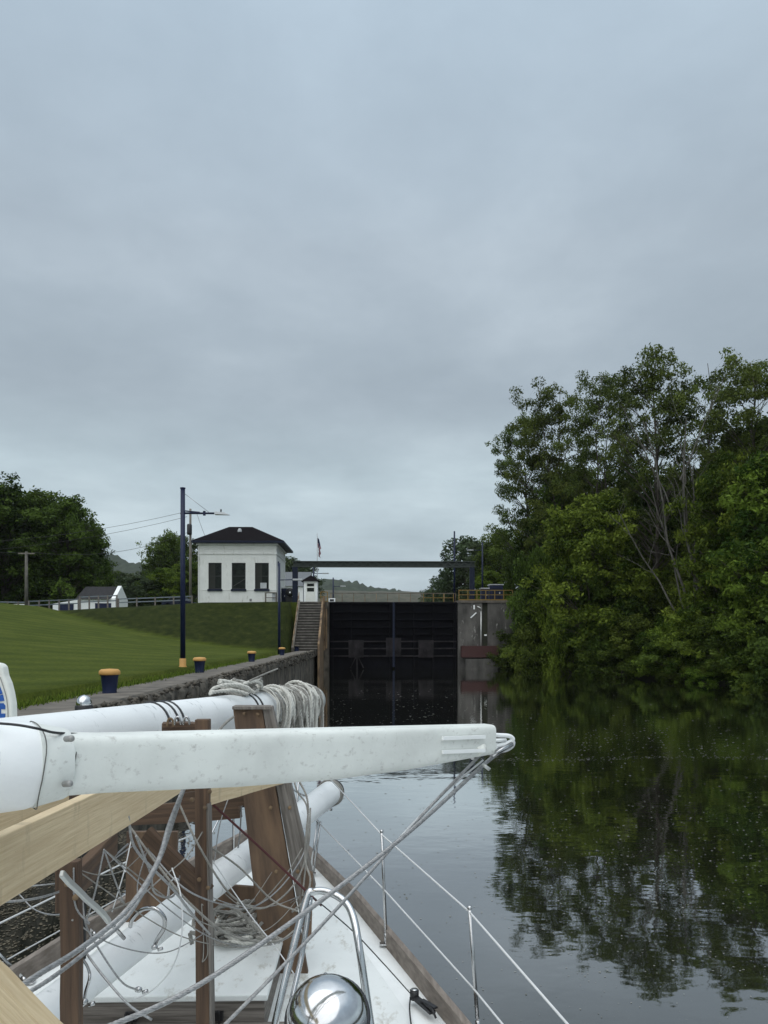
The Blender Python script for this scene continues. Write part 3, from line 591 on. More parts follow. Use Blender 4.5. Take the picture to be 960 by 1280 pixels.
# flag pole with limp flag
fx = P(396.5, 750, 90).x; fz = P(396, 668, 90).z
e = empty('flagpole', (fx, 90, 7), 'thin grey flagpole rising behind the white booth', 'flagpole')
MB().tube([(fx, 90, 6.8), (fx, 90, fz)], [.07, .04], 10).lathe([(0, -.06), (.07, 0), (0, .07)], (fx, 90, fz + .05), n=10).build('pole', lampgrey, e)
def flag():
    red = mat('flag_red', (.24, .02, .03), .9); wh = mat('flag_white', (.30, .30, .33), .9); bl = mat('flag_blue', (.015, .02, .06), .9)
    nc, nr = 18, 13; z1 = P(396, 672, 90).z; z0 = P(396, 701, 90).z; H = z1 - z0; vs_ = []
    for r_ in range(nr + 1):
        for c in range(nc + 1):
            u = c / nc; v = r_ / nr      # u along the fly, v down the hoist
            z = z1 - v * H * .42 * (1 - .5 * u) - u * H * .72
            off = .14 + .46 * abs(math.sin(u * 7 + v * 1.0)) * (.35 + .5 * v)
            vs_.append((fx + off * (.9 if u > .02 else .1), 90 + .22 * math.sin(u * 16 + v * 2), z))
    m = MB()
    for r_ in range(nr):
        for c in range(nc):
            mi = 2 if (r_ < 7 and c < 7) else (0 if r_ % 2 == 0 else 1)
            i = r_ * (nc + 1) + c; m.f.append((i, i + 1, i + nc + 2, i + nc + 1)); m.sm.append(True); m.mi.append(mi)
    m.v = vs_
    tag(m.build('flag', [red, wh, bl]), 'limp striped red, white and dark blue flag on the flagpole', 'flag')
flag()

# yellow railings on the right of the lock + blue machinery
def yellow_rail(a, b, n, label):
    a = Vector(a); b = Vector(b); e = empty('safety_railing', (a + b) / 2, label, 'railing', 'yellow railings by the lock')
    for i in range(n): q = a.lerp(b, i / (n - 1)); MB().bar(q, q + Vector((0, 0, 1.1)), .08, .08).build('rail_post', rail_yellow, e)
    m = MB(); up = Vector((0, 0, 1.08)); m.bar(a + up, b + up, .07, .08); m.bar(a + up * .55, b + up * .55, .06, .07); m.bar(a + up * .06, b + up * .06, .05, .12); m.build('rail', rail_yellow, e)
yellow_rail((6.2, 81.2, 7.1), (9.5, 81.2, 7.1), 4, 'yellow safety railing over the right gate leaf, left of the gantry leg')
yellow_rail((9.7, 78.0, 7.25), (15.4, 78.0, 7.25), 7, 'yellow safety railing along the top of the right concrete pier')
yellow_rail((-4.9, 78.2, 7.05), (-4.2, 78.2, 7.05), 2, 'short yellow railing at the top right of the stairs')
def cabin(x, y, w_, d, h, z, label, name='control_cabinet'):
    e = empty(name, (x, y, z), label, 'cabinet')
    MB().box(x - w_ / 2, x + w_ / 2, y - d / 2, y + d / 2, z, z + h).build('body', navy, e, .03)
    MB().box(x - w_ / 2 - .08, x + w_ / 2 + .08, y - d / 2 - .08, y + d / 2 + .08, z + h, z + h + .1).build('lid', lampgrey, e)
    MB().box(x - w_ * .36, x + w_ * .36, y - d / 2 - .03, y - d / 2 - .002, z + .2, z + h * .85).build('door', bluepaint, e)
    MB().box(x + w_ * .2, x + w_ * .28, y - d / 2 - .06, y - d / 2 - .031, z + h * .5, z + h * .6).build('latch', lampgrey, e)
cabin(14.0, 80.4, 1.4, 1.3, 1.9, 7.1, 'larger blue control cabinet with pale lid on the right pier')
cabin(12.75, 80.2, .8, .9, 1.5, 7.1, 'smaller blue control cabinet beside the larger one on the right pier')
cabin(P(354, 745, 84).x, 84, .9, .9, 1.9, 6.95, 'upright blue cabinet right of the lock house', 'storage_cabinet')
def machine():
    x = P(363, 745, 83).x; e = empty('gate_machine', (x, 83, 7), 'black winch machine with wheel right of the blue cabinet', 'machine')
    MB().box(x - .5, x + .5, 82.6, 83.4, 6.9, 7.9).build('housing', black, e, .05)
    MB().lathe([(.1, -.1), (.45, -.1), (.5, 0), (.45, .1), (.1, .1)], (x, 82.5, 8.35), (0, 1, 0), 20).build('wheel', black, e)
    MB().tube([(x - .35, 83, 7.9), (x - .2, 83, 8.6), (x + .2, 83, 8.6), (x + .35, 83, 7.9)], .06, 8).build('guard', navy, e)
machine()
x = P(415, 751, 79).x
e = empty('equipment_box', (x, 78.9, 7.11), 'small white box with dark opening above the left gate', 'box')
MB().box(x - .35, x + .35, 78.7, 79.1, 7.11, 7.5).build('casing', white_paint, e, .02); MB().box(x - .22, x + .22, 78.67, 78.698, 7.18, 7.4).build('grille', black, e)

def shed(x0, x1, y0, y1, z, h, rh, label, ridge_x=True, name='shed', door=None, roofm=greyroof):
    e = empty(name, ((x0 + x1) / 2, y0, z), label, 'building')
    MB().box(x0, x1, y0, y1, z - 1, z + h).build('wall', white_paint, e)
    ym = (y0 + y1) / 2; o = .3
    MB().add([(x0 - o, y0 - o, z + h - .1), (x1 + o, y0 - o, z + h - .1), (x1 + o, ym, z + h + rh), (x0 - o, ym, z + h + rh), (x0 - o, y1 + o, z + h - .1), (x1 + o, y1 + o, z + h - .1)],
             [(0, 1, 2, 3), (3, 2, 5, 4)]).build('roof', roofm, e)
    MB().prism([(x0, y0, z + h), (x0, y1, z + h), (x0, ym, z + h + rh - .15)], (x1 - x0, 0, 0)).build('gable', white_paint, e)
    return e
# white shed by the left trees
D = 96
a0 = P(97, 757, D).x; a1 = P(145, 757, D).x
e = empty('shed', ((a0 + a1) / 2, D, 6), 'white shed with steep dark grey roof and blue doors below the trees', 'building')
ze = P(120, 748, D).z; zr = P(120, 733, D + 2).z; xg = P(140, 748, D).x
MB().box(a0, a1 - .6, D, D + 5, 5, ze).build('wall', white_paint, e)
MB().prism([(a1 - .6, D, 5), (a1, D, 5), (a1, D, ze)], (0, 5, 0))
MB().prism([(a1 - .6, D, 5), (a1 - .6, D + 5, 5), (a1 - .6, D + 5, ze), (a1 - .6, D + 2.5, zr + .1), (a1 - .6, D, ze)], (.5, 0, 0)).build('gable', white_paint, e)
MB().add([(a0 - .2, D - .3, ze - .1), (a1 - .7, D - .3, ze - .1), (a1 - .7, D + 2.5, zr), (a0 + .1, D + 2.5, zr), (a0 - .2, D + 5.3, ze - .1), (a1 - .7, D + 5.3, ze - .1)], [(0, 1, 2, 3), (3, 2, 5, 4)]).build('roof', greyroof, e)
MB().box(P(119, 750, D).x, P(139, 750, D).x, D - .06, D - .003, 6, P(130, 754, D).z).build('door', navy, e)
l0 = P(68, 757, D).x
MB().prism([(l0, D - .5, 5), (a0 + .2, D - .5, 5), (a0 + .2, D - .5, ze - .2), (l0, D - .5, P(68, 755, D).z)], (0, 4, 0)).build('lean_to', white_paint, e)
MB().box(P(77, 755, D).x, P(94, 755, D).x, D - .6, D - .51, 6, P(85, 754.5, D).z).build('door', navy, e)
# ramps of small white tanks
for i, (pxa, lab) in enumerate(((22, 'left one of two white storage boxes behind the fence'), (29.5, 'right one of two white storage boxes behind the fence'))):
    xa = P(pxa, 757, 86).x
    e = empty('storage_box', (xa, 86, 6), lab, 'box', 'white boxes behind the fence')
    MB().box(xa - .32, xa + .32, 85.6, 86.4, 5.9, 7.05).build('body', white_paint, e, .03); MB().box(xa - .35, xa + .35, 85.55, 86.45, 7.05, 7.15).build('lid', vinyl, e, .02)
# grey building right of lock house
D = 112; a0 = P(345, 750, D).x; a1 = P(384, 750, D).x
shed(a0, a1, D, D + 9, 7, P(360, 732, D).z - 7, P(360, 715, D + 4.5).z - P(360, 732, D).z, 'long low white building with grey roof behind the booth', roofm=mat('pale_grey_roof', (.13, .14, .15), .9))

# fence along the crest
def fence(pts, label, n, h=1.05):
    a = Vector(pts[0]); b = Vector(pts[1]); e = empty('rail_fence', (a + b) / 2, label, 'fence', 'grey rail fences on the terrace')
    for i in range(n): q = a.lerp(b, i / (n - 1)); MB().bar(q - Vector((0, 0, .3)), q + Vector((0, 0, h)), .14, .14).build('post', greywood, e)
    m = MB()
    for z in (h - .08, h * .5): m.bar(a + Vector((0, 0, z)), b + Vector((0, 0, z)), .07, .12)
    m.build('rail', mat('fence_rail', (.16, .19, .21), .8), e)
def gz(px, D, py): q = P(px, py, D); return (q.x, D, q.z)
fence((gz(-30, 82, 763), gz(36, 82, 764)), 'grey rail fence at the far left edge below the big trees', 6)
fence((gz(36, 80, 763), gz(98, 84, 760)), 'grey rail fence left of and in front of the white shed', 6)
fence((gz(100, 83, 760), gz(146, 84, 758)), 'grey rail fence with closer posts right in front of the white shed', 5, 1.3)
fence((gz(148, 84, 758.5), gz(240, 84, 755)), 'grey rail fence on the terrace between the shed and the lock house', 5, .95)
# parked car by the fence
D = 88; cx = P(222, 752, D).x
e = empty('parked_car', (cx, D, 6.9), 'dark blue car parked behind the fence left of the lock house', 'car')
MB().prism([(cx - 1.9, D, 7.0), (cx + 1.9, D, 7.0), (cx + 1.95, D, 7.5), (cx + 1.2, D, 7.65), (cx + .8, D, 8.1), (cx - .8, D, 8.1), (cx - 1.3, D, 7.65), (cx - 1.9, D, 7.5)], (0, 1.7, 0)).build('body', bluepaint, e, .06)
MB().prism([(cx + 1.05, D, 7.68), (cx + .72, D, 8.02), (cx - .72, D, 8.02), (cx - 1.1, D, 7.68)], (0, -.02, 0)).build('side_window', glass, e)
for sx in (-1.2, 1.2):
    for sy in (.1, 1.6): MB().lathe([(0, -.1), (.3, -.1), (.32, 0), (.3, .1), (0, .1)], (cx + sx, D + sy, 7.1), (0, 1, 0), 16).build('wheel', black, e)

# ------------------------------------------------------------------ hills and far bank
def ridge(name, D, pts, depth, bump, m_, seed=0, low=0, step=6):
    """a long hill: ridge heights from a table of (px, py) seen at distance D"""
    tab = sorted((P(px, py, D).x, P(px, py, D).z) for px, py in pts)
    xs_ = np.arange(tab[0][0], tab[-1][0], step); ts = np.linspace(-1, 1, 17); v = []
    for t in ts:
        for x in xs_:
            h = lerp_tab(x, tab); f_ = 1 - abs(t) ** 1.6
            n = mnoise.noise((x / 22, t * depth / 14, seed)) * bump + abs(mnoise.noise((x / 7, t * depth / 5, seed + 4))) * bump * .9
            v.append((x, D + t * depth, low + (h - low) * f_ + n * (1 if abs(t) < .9 else 0)))
    n_ = len(xs_); f = [(j * n_ + i, j * n_ + i + 1, (j + 1) * n_ + i + 1, (j + 1) * n_ + i) for j in range(len(ts) - 1) for i in range(n_ - 1)]
    return tag(MB().add(v, f, True).build(name, m_), kind='structure')
hillm = mat('hill_forest', (0.030, 0.045, 0.022), 0.95, col2=(0.010, 0.018, 0.010), vscale=0.16, detail=9, bump=1.0, bscale=.3, coord='Object')
ridge('hills', 700, [(-500, 700), (-100, 690), (60, 705), (110, 708), (140, 694), (165, 706), (230, 712), (300, 720), (395, 727), (425, 727), (450, 733), (470, 735), (500, 742), (540, 748), (700, 752), (1300, 740)], 160, 7, hillm, 1, 0, step=2.5)
ridge('far_bank', 210, [(250, 748), (400, 738), (430, 739), (520, 741), (545, 742), (700, 745), (1000, 748)], 25, .5, mat('scrub_bank', (0.085, 0.08, 0.06), .95, col2=(0.04, 0.045, 0.03), vscale=.5, detail=9), 5, 5, step=3)

# ------------------------------------------------------------------ trees
def np_mesh(name, V, Fc, mats, tone=None):
    me = bpy.data.meshes.new(name); nv, nf = len(V), len(Fc); k = Fc.shape[1]
    me.vertices.add(nv); me.vertices.foreach_set('co', V.astype(np.float32).ravel())
    me.loops.add(nf * k); me.loops.foreach_set('vertex_index', Fc.astype(np.int32).ravel())
    me.polygons.add(nf); me.polygons.foreach_set('loop_start', np.arange(0, nf * k, k, dtype=np.int32))
    me.update(calc_edges=True)
    for m in mats: me.materials.append(m)
    if tone is not None:
        a = me.attributes.new('tone', 'FLOAT', 'FACE'); a.data.foreach_set('value', tone.astype(np.float32))
    return me
def crown_mesh(rng, cents, radii, tones, nper, ls, mat_, flat=.75, hang=0.0):
    n = len(cents); reps = np.maximum(4, (nper * (radii / radii.mean()) ** 2).astype(int))
    idx = np.repeat(np.arange(n), reps); c = cents[idx]; r = radii[idx]
    d = rng.normal(size=(len(idx), 3)); d /= np.linalg.norm(d, axis=1)[:, None]
    rad = rng.random(len(idx)) ** .45; p = c + d * (r * rad)[:, None] * np.array([1, 1, flat])
    p[:, 2] -= hang * rad * r * rng.random(len(idx))
    nrm = rng.normal(size=(len(idx), 3)) * .75 + d * .55 + np.array([0, 0, .55]); nrm /= np.linalg.norm(nrm, axis=1)[:, None]
    a = np.cross(nrm, rng.normal(size=(len(idx), 3))); a /= np.linalg.norm(a, axis=1)[:, None]; b = np.cross(nrm, a)
    s = ls * (.45 + 1.1 * rng.random(len(idx)))[:, None]
    V = np.stack([p - a * s, p + b * s * .45, p + a * s, p - b * s * .45], 1).reshape(-1, 3)
    Fc = np.arange(len(V)).reshape(-1, 4)
    tone = np.clip(tones[idx] + rng.normal(size=len(idx)) * .20, 0, 1)
    return np_mesh('crown', V, Fc, [mat_], tone)
def gen_tree(seed, H, Rr, prof, ncl, rc, nper, ls, lmat, bmat=None, tr=.25, low=.25, stems=1, lean=(0, 0), flat=.75, sub=5, twig=True, hang=0, gap=0.0):
    """prof: list of (t, relative radius) over the height; returns (wood mesh, crown mesh)"""
    bmat = bmat or bark
    rng = np.random.default_rng(seed); rnd = random.Random(seed); wood = MB(); cents = []; radii = []; tones = []
    paths = []
    for s in range(stems):
        a = rnd.uniform(0, 6.28); sp = 0 if stems == 1 else Rr * .45
        pts = []
        for i in range(9):
            t = i / 8; k = t ** 1.3
            pts.append(Vector((lean[0] * H * t + math.cos(a) * sp * k + rnd.uniform(-1, 1) * .018 * H * min(1, 3 * t), lean[1] * H * t + math.sin(a) * sp * k + rnd.uniform(-1, 1) * .018 * H * min(1, 3 * t), -.4 + t * (H * .93 + .4))))
        rr = [tr * (1 - .88 * (i / 8) ** .8) * (1 if stems == 1 else .7) for i in range(9)]; rr[0] *= 1.35
        wood.tube(pts, rr, 7); paths.append((pts, rr))
    def axis(path, t):
        q = min(7.999, max(0, t * 8)); i = int(q); return path[0][i].lerp(path[0][i + 1], q - i), path[1][i] * (1 - (q - i)) + path[1][i + 1] * (q - i)
    for i in range(ncl):
        path = paths[i % stems]
        t = low + (1 - low) * ((i + rnd.random()) / ncl) ** .85; t = min(.98, t)
        Rt = Rr * lerp_tab(t, prof); an = i * 2.399 + rnd.uniform(-.6, .6); q = rnd.uniform(.25, 1) ** .6
        ax, _ = axis(path, t); rad = Rt * q
        c = ax + Vector((math.cos(an) * rad, math.sin(an) * rad, rnd.uniform(-.03, .01) * H))
        t0 = max(low * .75, t - rad / H * rnd.uniform(.7, 1.15) - .02); o, r0 = axis(path, t0)
        mid = o.lerp(c, .5) + Vector((rnd.uniform(-1, 1), rnd.uniform(-1, 1), rnd.uniform(-.2, .8))) * rad * .12
        pp = [o, o.lerp(mid, .6) + Vector((0, 0, -.02 * rad)), mid, mid.lerp(c, .6), c]
        br = min(r0 * .55, .02 + rad * .018); wood.tube(pp, [br, br * .8, br * .6, br * .4, br * .2], 5, cap=False)
        tone = min(1, max(0, rnd.gauss(.45, .34)))  # random clump tone, spread wide to imitate lit tops and dark gaps
        for k in range(sub):
            off = Vector((rnd.gauss(0, 1), rnd.gauss(0, 1), rnd.gauss(0, .6))) * rc * .62
            cc = c + off
            if rnd.random() < gap: continue
            if twig: wood.tube([pp[2 + (k % 2)], pp[3].lerp(cc, .5) , cc], [br * .3, br * .2, br * .1], 3, cap=False)
            cents.append(tuple(cc)); radii.append(rc * rnd.uniform(.4, .75)); tones.append(min(1, max(0, tone + rnd.gauss(0, .1))))
    cents = np.array(cents); radii = np.array(radii); tones = np.array(tones)
    me = crown_mesh(rng, cents, radii, tones, nper, ls, lmat, flat, hang)
    wv = np.array(wood.v); wm = bpy.data.meshes.new('trunk'); wm.from_pydata([tuple(v) for v in wood.v], [], wood.f); wm.update()
    wm.polygons.foreach_set('use_smooth', [True] * len(wood.f)); wm.materials.append(bmat)
    return wm, me
PLOC = [(0, .4), (.3, .7), (.5, .95), (.7, .95), (.88, .65), (1, .32)]
PMAP = [(0, .45), (.2, .85), (.45, 1.0), (.7, .85), (.88, .55), (1, .15)]
PBSH = [(0, .9), (.25, 1.0), (.6, .85), (.85, .55), (1, .2)]
K = {}
K['locust'] = [gen_tree(s, 26, 5.2, PLOC, 62, 1.35, 92, .125, leaf_locust, tr=.30, low=.24, sub=6, stems=st, gap=.10, flat=.6) for s, st in ((11, 1), (12, 2), (13, 1), (17, 2))]
K['airy'] = [gen_tree(s, 24, 4.2, PLOC, 40, 1.2, 70, .125, leaf_locust, tr=.22, low=.35, sub=5, gap=.2) for s in (21, 22)]
K['maple'] = [gen_tree(s, 15, 5.6, PMAP, 70, 1.5, 90, .165, leaf_bright, tr=.25, low=.10, sub=6, flat=.6) for s in (31, 32)]
K['dark'] = [gen_tree(s, 16, 5.5, PMAP, 64, 1.7, 75, .185, leaf_dark, tr=.28, low=.08, sub=6) for s in (41, 42, 43)]
K['bush'] = [gen_tree(s, 6, 3.6, PBSH, 40, 1.0, 75, .135, lm, tr=.1, low=.06, stems=3, sub=6, twig=False) for s, lm in ((51, leaf_bright), (52, leaf_dark), (53, leaf_dark))]
K['far'] = [gen_tree(s, 14, 5.0, PMAP, 44, 1.5, 40, .26, leaf_far, tr=.25, low=.12, sub=5, twig=False) for s in (61, 62)]
K['big'] = [gen_tree(s, 22, 7.0, PMAP, 76, 2.0, 62, .26, leaf_dark, tr=.45, low=.16, sub=6) for s in (71, 72, 73)]
def tree(name, kind, var, px, ytop, D, wscale, label, group, z0=None, rot=None, cat='tree'):
    wm, cm = K[kind][var]; base = {'locust': 26, 'airy': 24, 'maple': 15, 'dark': 16, 'bush': 6, 'far': 14, 'big': 22}[kind]
    q = P(px, ytop, D); z = ground_h(q.x, D) if z0 is None else z0
    s = (q.z - z) / base
    e = empty(name, (q.x, D, z), label, cat, group)
    e.scale = (wscale, wscale, s); e.rotation_euler = (0, 0, rot if rot is not None else (px * 1.37) % 6.28)
    for nm, me in (('trunk', wm), ('crown', cm)):
        o = bpy.data.objects.new(nm, me); C.objects.link(o); o.parent = e
    return e
RB = 'trees on the right bank'
# tall airy locusts, left to right
tree('locust_tree', 'locust', 0, 656, 503, 86, .80, 'tall airy tree at the left end of the right bank wood, overhanging the lock', RB)
tree('locust_tree', 'locust', 1, 700, 455, 80, .92, 'tall airy tree, left one of the twin tops left of the bare trunks', RB)
tree('locust_tree', 'locust', 3, 748, 450, 76, .78, 'tall airy tree, right one of the twin tops left of the bare trunks', RB)
tree('locust_tree', 'locust', 2, 818, 414, 68, .92, 'tallest broad airy tree of the wood, behind the bare trunks', RB)
tree('locust_tree', 'airy', 0, 886, 430, 66, .95, 'slender see-through tree just right of the tallest tree', RB)
tree('locust_tree', 'locust', 0, 944, 424, 60, .9, 'tall airy tree at the right edge of the picture', RB, rot=2.0)
tree('locust_tree', 'airy', 1, 786, 545, 84, .8, 'slender dark tree filling the gap left of the tallest tree', RB)
# outside the frame on the right
for px, D, v, lab in ((1010, 58, 1, 'airy tree just outside the right edge'), (1090, 52, 2, 'airy tree farther outside the right edge')):
    tree('locust_tree', 'locust', v, px, 440, D, 1, lab, RB)
# middle layer
tree('maple_tree', 'maple', 0, 742, 612, 67, .95, 'bright green rounded tree left of the bare trunks', RB)
tree('maple_tree', 'maple', 1, 922, 566, 56, .78, 'bright green rounded tree right of the bare trunks', RB)
tree('maple_tree', 'maple', 0, 985, 555, 52, .95, 'bright green rounded tree cut by the right edge', RB, rot=3.3)
dl = [(668, 660, 86, 0, .6, 'dark leafy tree next to the concrete pier'), (694, 605, 82, 1, .72, 'dark leafy tree under the leftmost airy tree'), (722, 575, 84, 2, .9, 'dark leafy tree behind the bright tree left of the bare trunks'),
      (790, 585, 78, 0, .9, 'dark leafy tree between the bright tree and the bare trunks'), (845, 590, 80, 1, .9, 'dark leafy tree behind the bare pale trunks'), (900, 560, 76, 2, .95, 'dark leafy tree behind the bright tree on the right'), (950, 520, 72, 0, 1.0, 'dark leafy tree below the right edge airy tree'),
      (1030, 520, 62, 1, 1.0, 'dark leafy tree outside the right edge'), (760, 640, 90, 2, 1.0, 'dark leafy tree deep in the wood behind the bright tree'), (860, 640, 90, 0, 1.1, 'dark leafy tree deep in the wood behind the bare trunks'), (940, 640, 84, 1, 1.1, 'dark leafy tree deep in the wood on the right')]
for i, (px, yt, D, v, ws, lab) in enumerate(dl): tree('leafy_tree', 'dark', v, px, yt, D, ws, lab, RB)
# shoreline bushes: (px, ytop, D, variant, width, tint word)
bl = [(672, 792, 71.5, 1, .6, 'low dark bush at the water by the foot of the concrete pier'), (676, 775, 71, 2, .8, 'low dark bush at the water, second from the concrete pier'), (660, 745, 76, 1, .42, 'dark bush against the concrete pier at the water'), (678, 690, 75, 2, .72, 'tall dark bush right of the concrete pier'), (690, 700, 73, 1, .95, 'tall dark bush left of the bright rounded tree'),
      (722, 690, 69, 0, .95, 'bright green bush under the bright rounded tree'), (716, 748, 67.5, 0, .6, 'small bright bush low at the water under the rounded tree'), (765, 720, 66, 2, .95, 'dark bush under the right half of the bright rounded tree'),
      (760, 775, 64, 1, .7, 'low dark bush at the water left of the bare trunks'), (800, 770, 61.5, 2, .8, 'low dark bush at the foot of the bare trunks'), (842, 768, 58, 0, .7, 'low bright bush right of the foot of the bare trunks'),
      (880, 762, 55, 0, .8, 'broad bright bush at the water on the right'), (925, 770, 52, 2, .8, 'dark bush at the water near the right edge'), (958, 722, 51, 0, .85, 'tall bright bush at the right edge'),
      (1010, 740, 46, 1, 1.0, 'dark bush outside the right edge'), (905, 720, 60, 1, 1.0, 'dark bush behind the broad bright bush'), (820, 730, 68, 1, 1.1, 'dark bush behind the bare trunks'), (860, 720, 64, 2, 1.0, 'dark bush right behind the bare trunks')]
for px, yt, D, v, ws, lab in bl: tree('bush', 'bush', v, px, yt, D, ws, lab, 'bushes along the right bank', cat='bush')
# bare dead tree with pale stems
def dead_tree():
    D = 58.5; base = P(862, 786, D); base.z = ground_h(base.x, D)
    e = empty('bare_tree', base, 'pale bare dead tree with several leaning stems at the water', 'tree', RB)
    rnd = random.Random(8)
    def limb(m, a, b, r, depth):
        a = Vector(a); b = Vector(b); L = (b - a).length; pts = [a]
        for i in range(1, 6): t = i / 5; pts.append(a.lerp(b, t) + Vector((rnd.uniform(-1, 1), rnd.uniform(-1, 1), rnd.uniform(-1, 1))) * L * .022)
        m.tube(pts, [r * (1 - .75 * i / 5) for i in range(6)], 6 if depth < 2 else 4, cap=False)
        if depth < 3:
            for k in range((7, 6, 5)[depth]):
                t = rnd.uniform(.35, .98); o = a.lerp(b, t); d = (b - a).normalized()
                sd = Vector((rnd.uniform(-1, 1), rnd.uniform(-.7, .7), rnd.uniform(-.1, .9))).normalized()
                limb(m, o, o + (d * .55 + sd * .6) * L * (1 - t * .5) * rnd.uniform(.25, .45), r * (1 - .7 * t) * .5, depth + 1)
    for (pb, pt, r) in (((868, 785), (852, 520), .22), ((866, 785), (800, 520), .16), ((858, 788), (770, 640), .12), ((872, 786), (862, 560), .15), ((862, 788), (812, 600), .12), ((850, 600), (905, 470), .10), ((840, 640), (775, 505), .08)):
        m = MB(); limb(m, P(pb[0], pb[1], D), P(pt[0], pt[1], D + rnd.uniform(-1.5, 1.5)), r * .72, 0); m.build('stem', bark_pale, e)
dead_tree()
# left: big trees and mid-distance trees
LG = 'big trees on the left'
for i, (px, yt, D, v, ws, lab) in enumerate(((-60, 600, 108, 0, 1.0, 'big dark tree outside the left edge'), (4, 600, 104, 1, 1.0, 'big dark tree cut by the left edge, highest of the left group'), (48, 613, 108, 2, .95, 'big dark tree behind the pale utility pole'),
        (86, 616, 104, 0, .75, 'big dark tree above the left half of the white shed'), (104, 652, 112, 1, .6, 'big dark tree at the right end of the left group'), (-20, 640, 116, 2, 1.1, 'big dark tree filling in behind the left edge tree'), (70, 650, 118, 0, 1, 'big dark tree deep behind the group above the shed'))):
    tree('broadleaf_tree', 'big', v, px, yt, D, ws, lab, LG, z0=6)
for i, (px, yt, D, v, ws, k, lab) in enumerate(((30, 715, 108, 1, 1.3, 'bush', 'dark undergrowth bush below the leftmost big trees'), (70, 720, 106, 2, 1.3, 'bush', 'dark undergrowth bush left of the white shed'), (5, 718, 106, 2, 1.4, 'bush', 'dark undergrowth bush at the left edge'),(100, 715, 110, 1, 1.4, 'bush', 'dark undergrowth bush behind the white shed'))):
    tree('bush', k, v, px, yt, D, ws, lab, 'undergrowth below the left trees', z0=6, cat='bush')
MG = 'trees beyond the lock'
for i, (px, yt, D, v, ws, k, lab) in enumerate(((150, 712, 150, 0, 1.1, 'far', 'low green tree right behind the white shed'), (172, 716, 140, 1, .95, 'far', 'low green tree midway between shed and lamp post'), (128, 722, 135, 1, .9, 'far', 'low green tree at the right side of the white shed'),
        (205, 665, 150, 1, 1.0, 'dark', 'dark round topped tree left of the tall lamp post'), (226, 668, 158, 0, 1.0, 'dark', 'dark tree directly behind the tall lamp post'), (205, 708, 128, 0, .7, 'maple', 'bright green tree low in front of the round topped tree'), (236, 700, 126, 1, .75, 'maple', 'bright green tree beside the left wall of the lock house'), (186, 722, 126, 0, .6, 'far', 'small green tree behind the terrace fence'),
        (362, 694, 150, 0, .9, 'far', 'grey green tree behind the left gantry leg'), (380, 700, 160, 1, .8, 'far', 'grey green tree behind the roof of the booth'), (345, 700, 160, 1, .9, 'far', 'grey green tree behind the corner of the lock house'),
        (582, 668, 125, 0, 1.0, 'far', 'airy grey green tree behind the right gantry leg'), (606, 672, 118, 1, .9, 'far', 'grey green tree above the blue cabinets'), (555, 722, 150, 0, .8, 'far', 'low tree behind the yellow railing left of the gantry leg'), (628, 660, 108, 1, .8, 'dark', 'dark tree above the pier, left of the wood'), (540, 733, 170, 1, .7, 'far', 'small distant tree at the end of the hill'), (612, 712, 104, 0, .45, 'maple', 'bright green tree just above the blue cabinets'), (575, 712, 130, 1, .7, 'far', 'low tree between the two right lamp posts'))):
    tree('broadleaf_tree', k, v, px, yt, D, ws, lab, MG, z0=6.5)
# low weeds at the quay edge
def weeds():
    rng = np.random.default_rng(5); n = 5000
    y = 8 + 40 * rng.random(n) ** 1.4; x = GX - .05 + rng.normal(size=n) * .14 + np.array([mnoise.noise((float(v) * .8, 3, 0)) for v in y]) * .2
    h = .04 + .12 * rng.random(n) ** 2; a = rng.random(n) * 6.28; ww = .012
    base = np.stack([x, y, np.full(n, Q)], 1); dx_ = np.stack([np.cos(a) * ww, np.sin(a) * ww, np.zeros(n)], 1)
    top = base + np.stack([rng.normal(size=n) * .03, rng.normal(size=n) * .03, h], 1)
    V = np.stack([base - dx_, base + dx_, top + dx_ * .4, top - dx_ * .4], 1).reshape(-1, 3)
    me = np_mesh('weeds', V, np.arange(len(V)).reshape(-1, 4), [leaf_bright], rng.random(n))
    o = bpy.data.objects.new('weeds', me); C.objects.link(o); tag(o, 'ragged weeds along the edge between paving and lawn', 'weeds', kind='stuff')
weeds()
# foam flecks on the water
def foam():
    rng = np.random.default_rng(9); V = []; Fc = []
    def add(x, y, s, k=6):
        b = len(V); a0 = rng.random() * 6.28; el = rng.uniform(.35, 1)
        for i in range(k):
            an = a0 + 6.28 * i / k; r = s * rng.uniform(.6, 1.2); V.append((x + math.cos(an) * r, y + math.sin(an) * r * el, .005))
        Fc.append(tuple(range(b, b + k)))
    i = 0
    while i < 3800:
        px = rng.uniform(400, 1000); py = rng.uniform(862, 1290)
        d = .08 + .9 * math.exp(-((py - 925) / 26) ** 2) * (1 if px > 610 else .2) + .30 * (1 if px > 640 else .15) * math.exp(-((py - 1080) / 110) ** 2)
        if px < 580 and py < 905: d += .5
        d *= .35 + 1.3 * max(0, mnoise.noise((px / 70, py / 35, 2)) + .4)
        if rng.random() > d * .8: continue
        q = PZ(px, py, 0); add(q.x, q.y, (.3 + 1.3 * rng.random() ** 2.2) * q.y / 924 * 1.05); i += 1
    for k in range(420):      # a thin drifting foam line
        x = rng.uniform(3.5, 15); y = 20.5 + .25 * math.sin(x * .9) + rng.normal() * .16; add(x, y, rng.uniform(.01, .03))
    m = MB(); m.v = V; m.f = Fc; m.sm = [False] * len(Fc); m.mi = [0] * len(Fc)
    tag(m.build('foam_flecks', white_line), 'pale foam flecks and floating specks drifting on the dark water', 'foam', kind='stuff')
foam()
wb_rnd = random.Random(77)
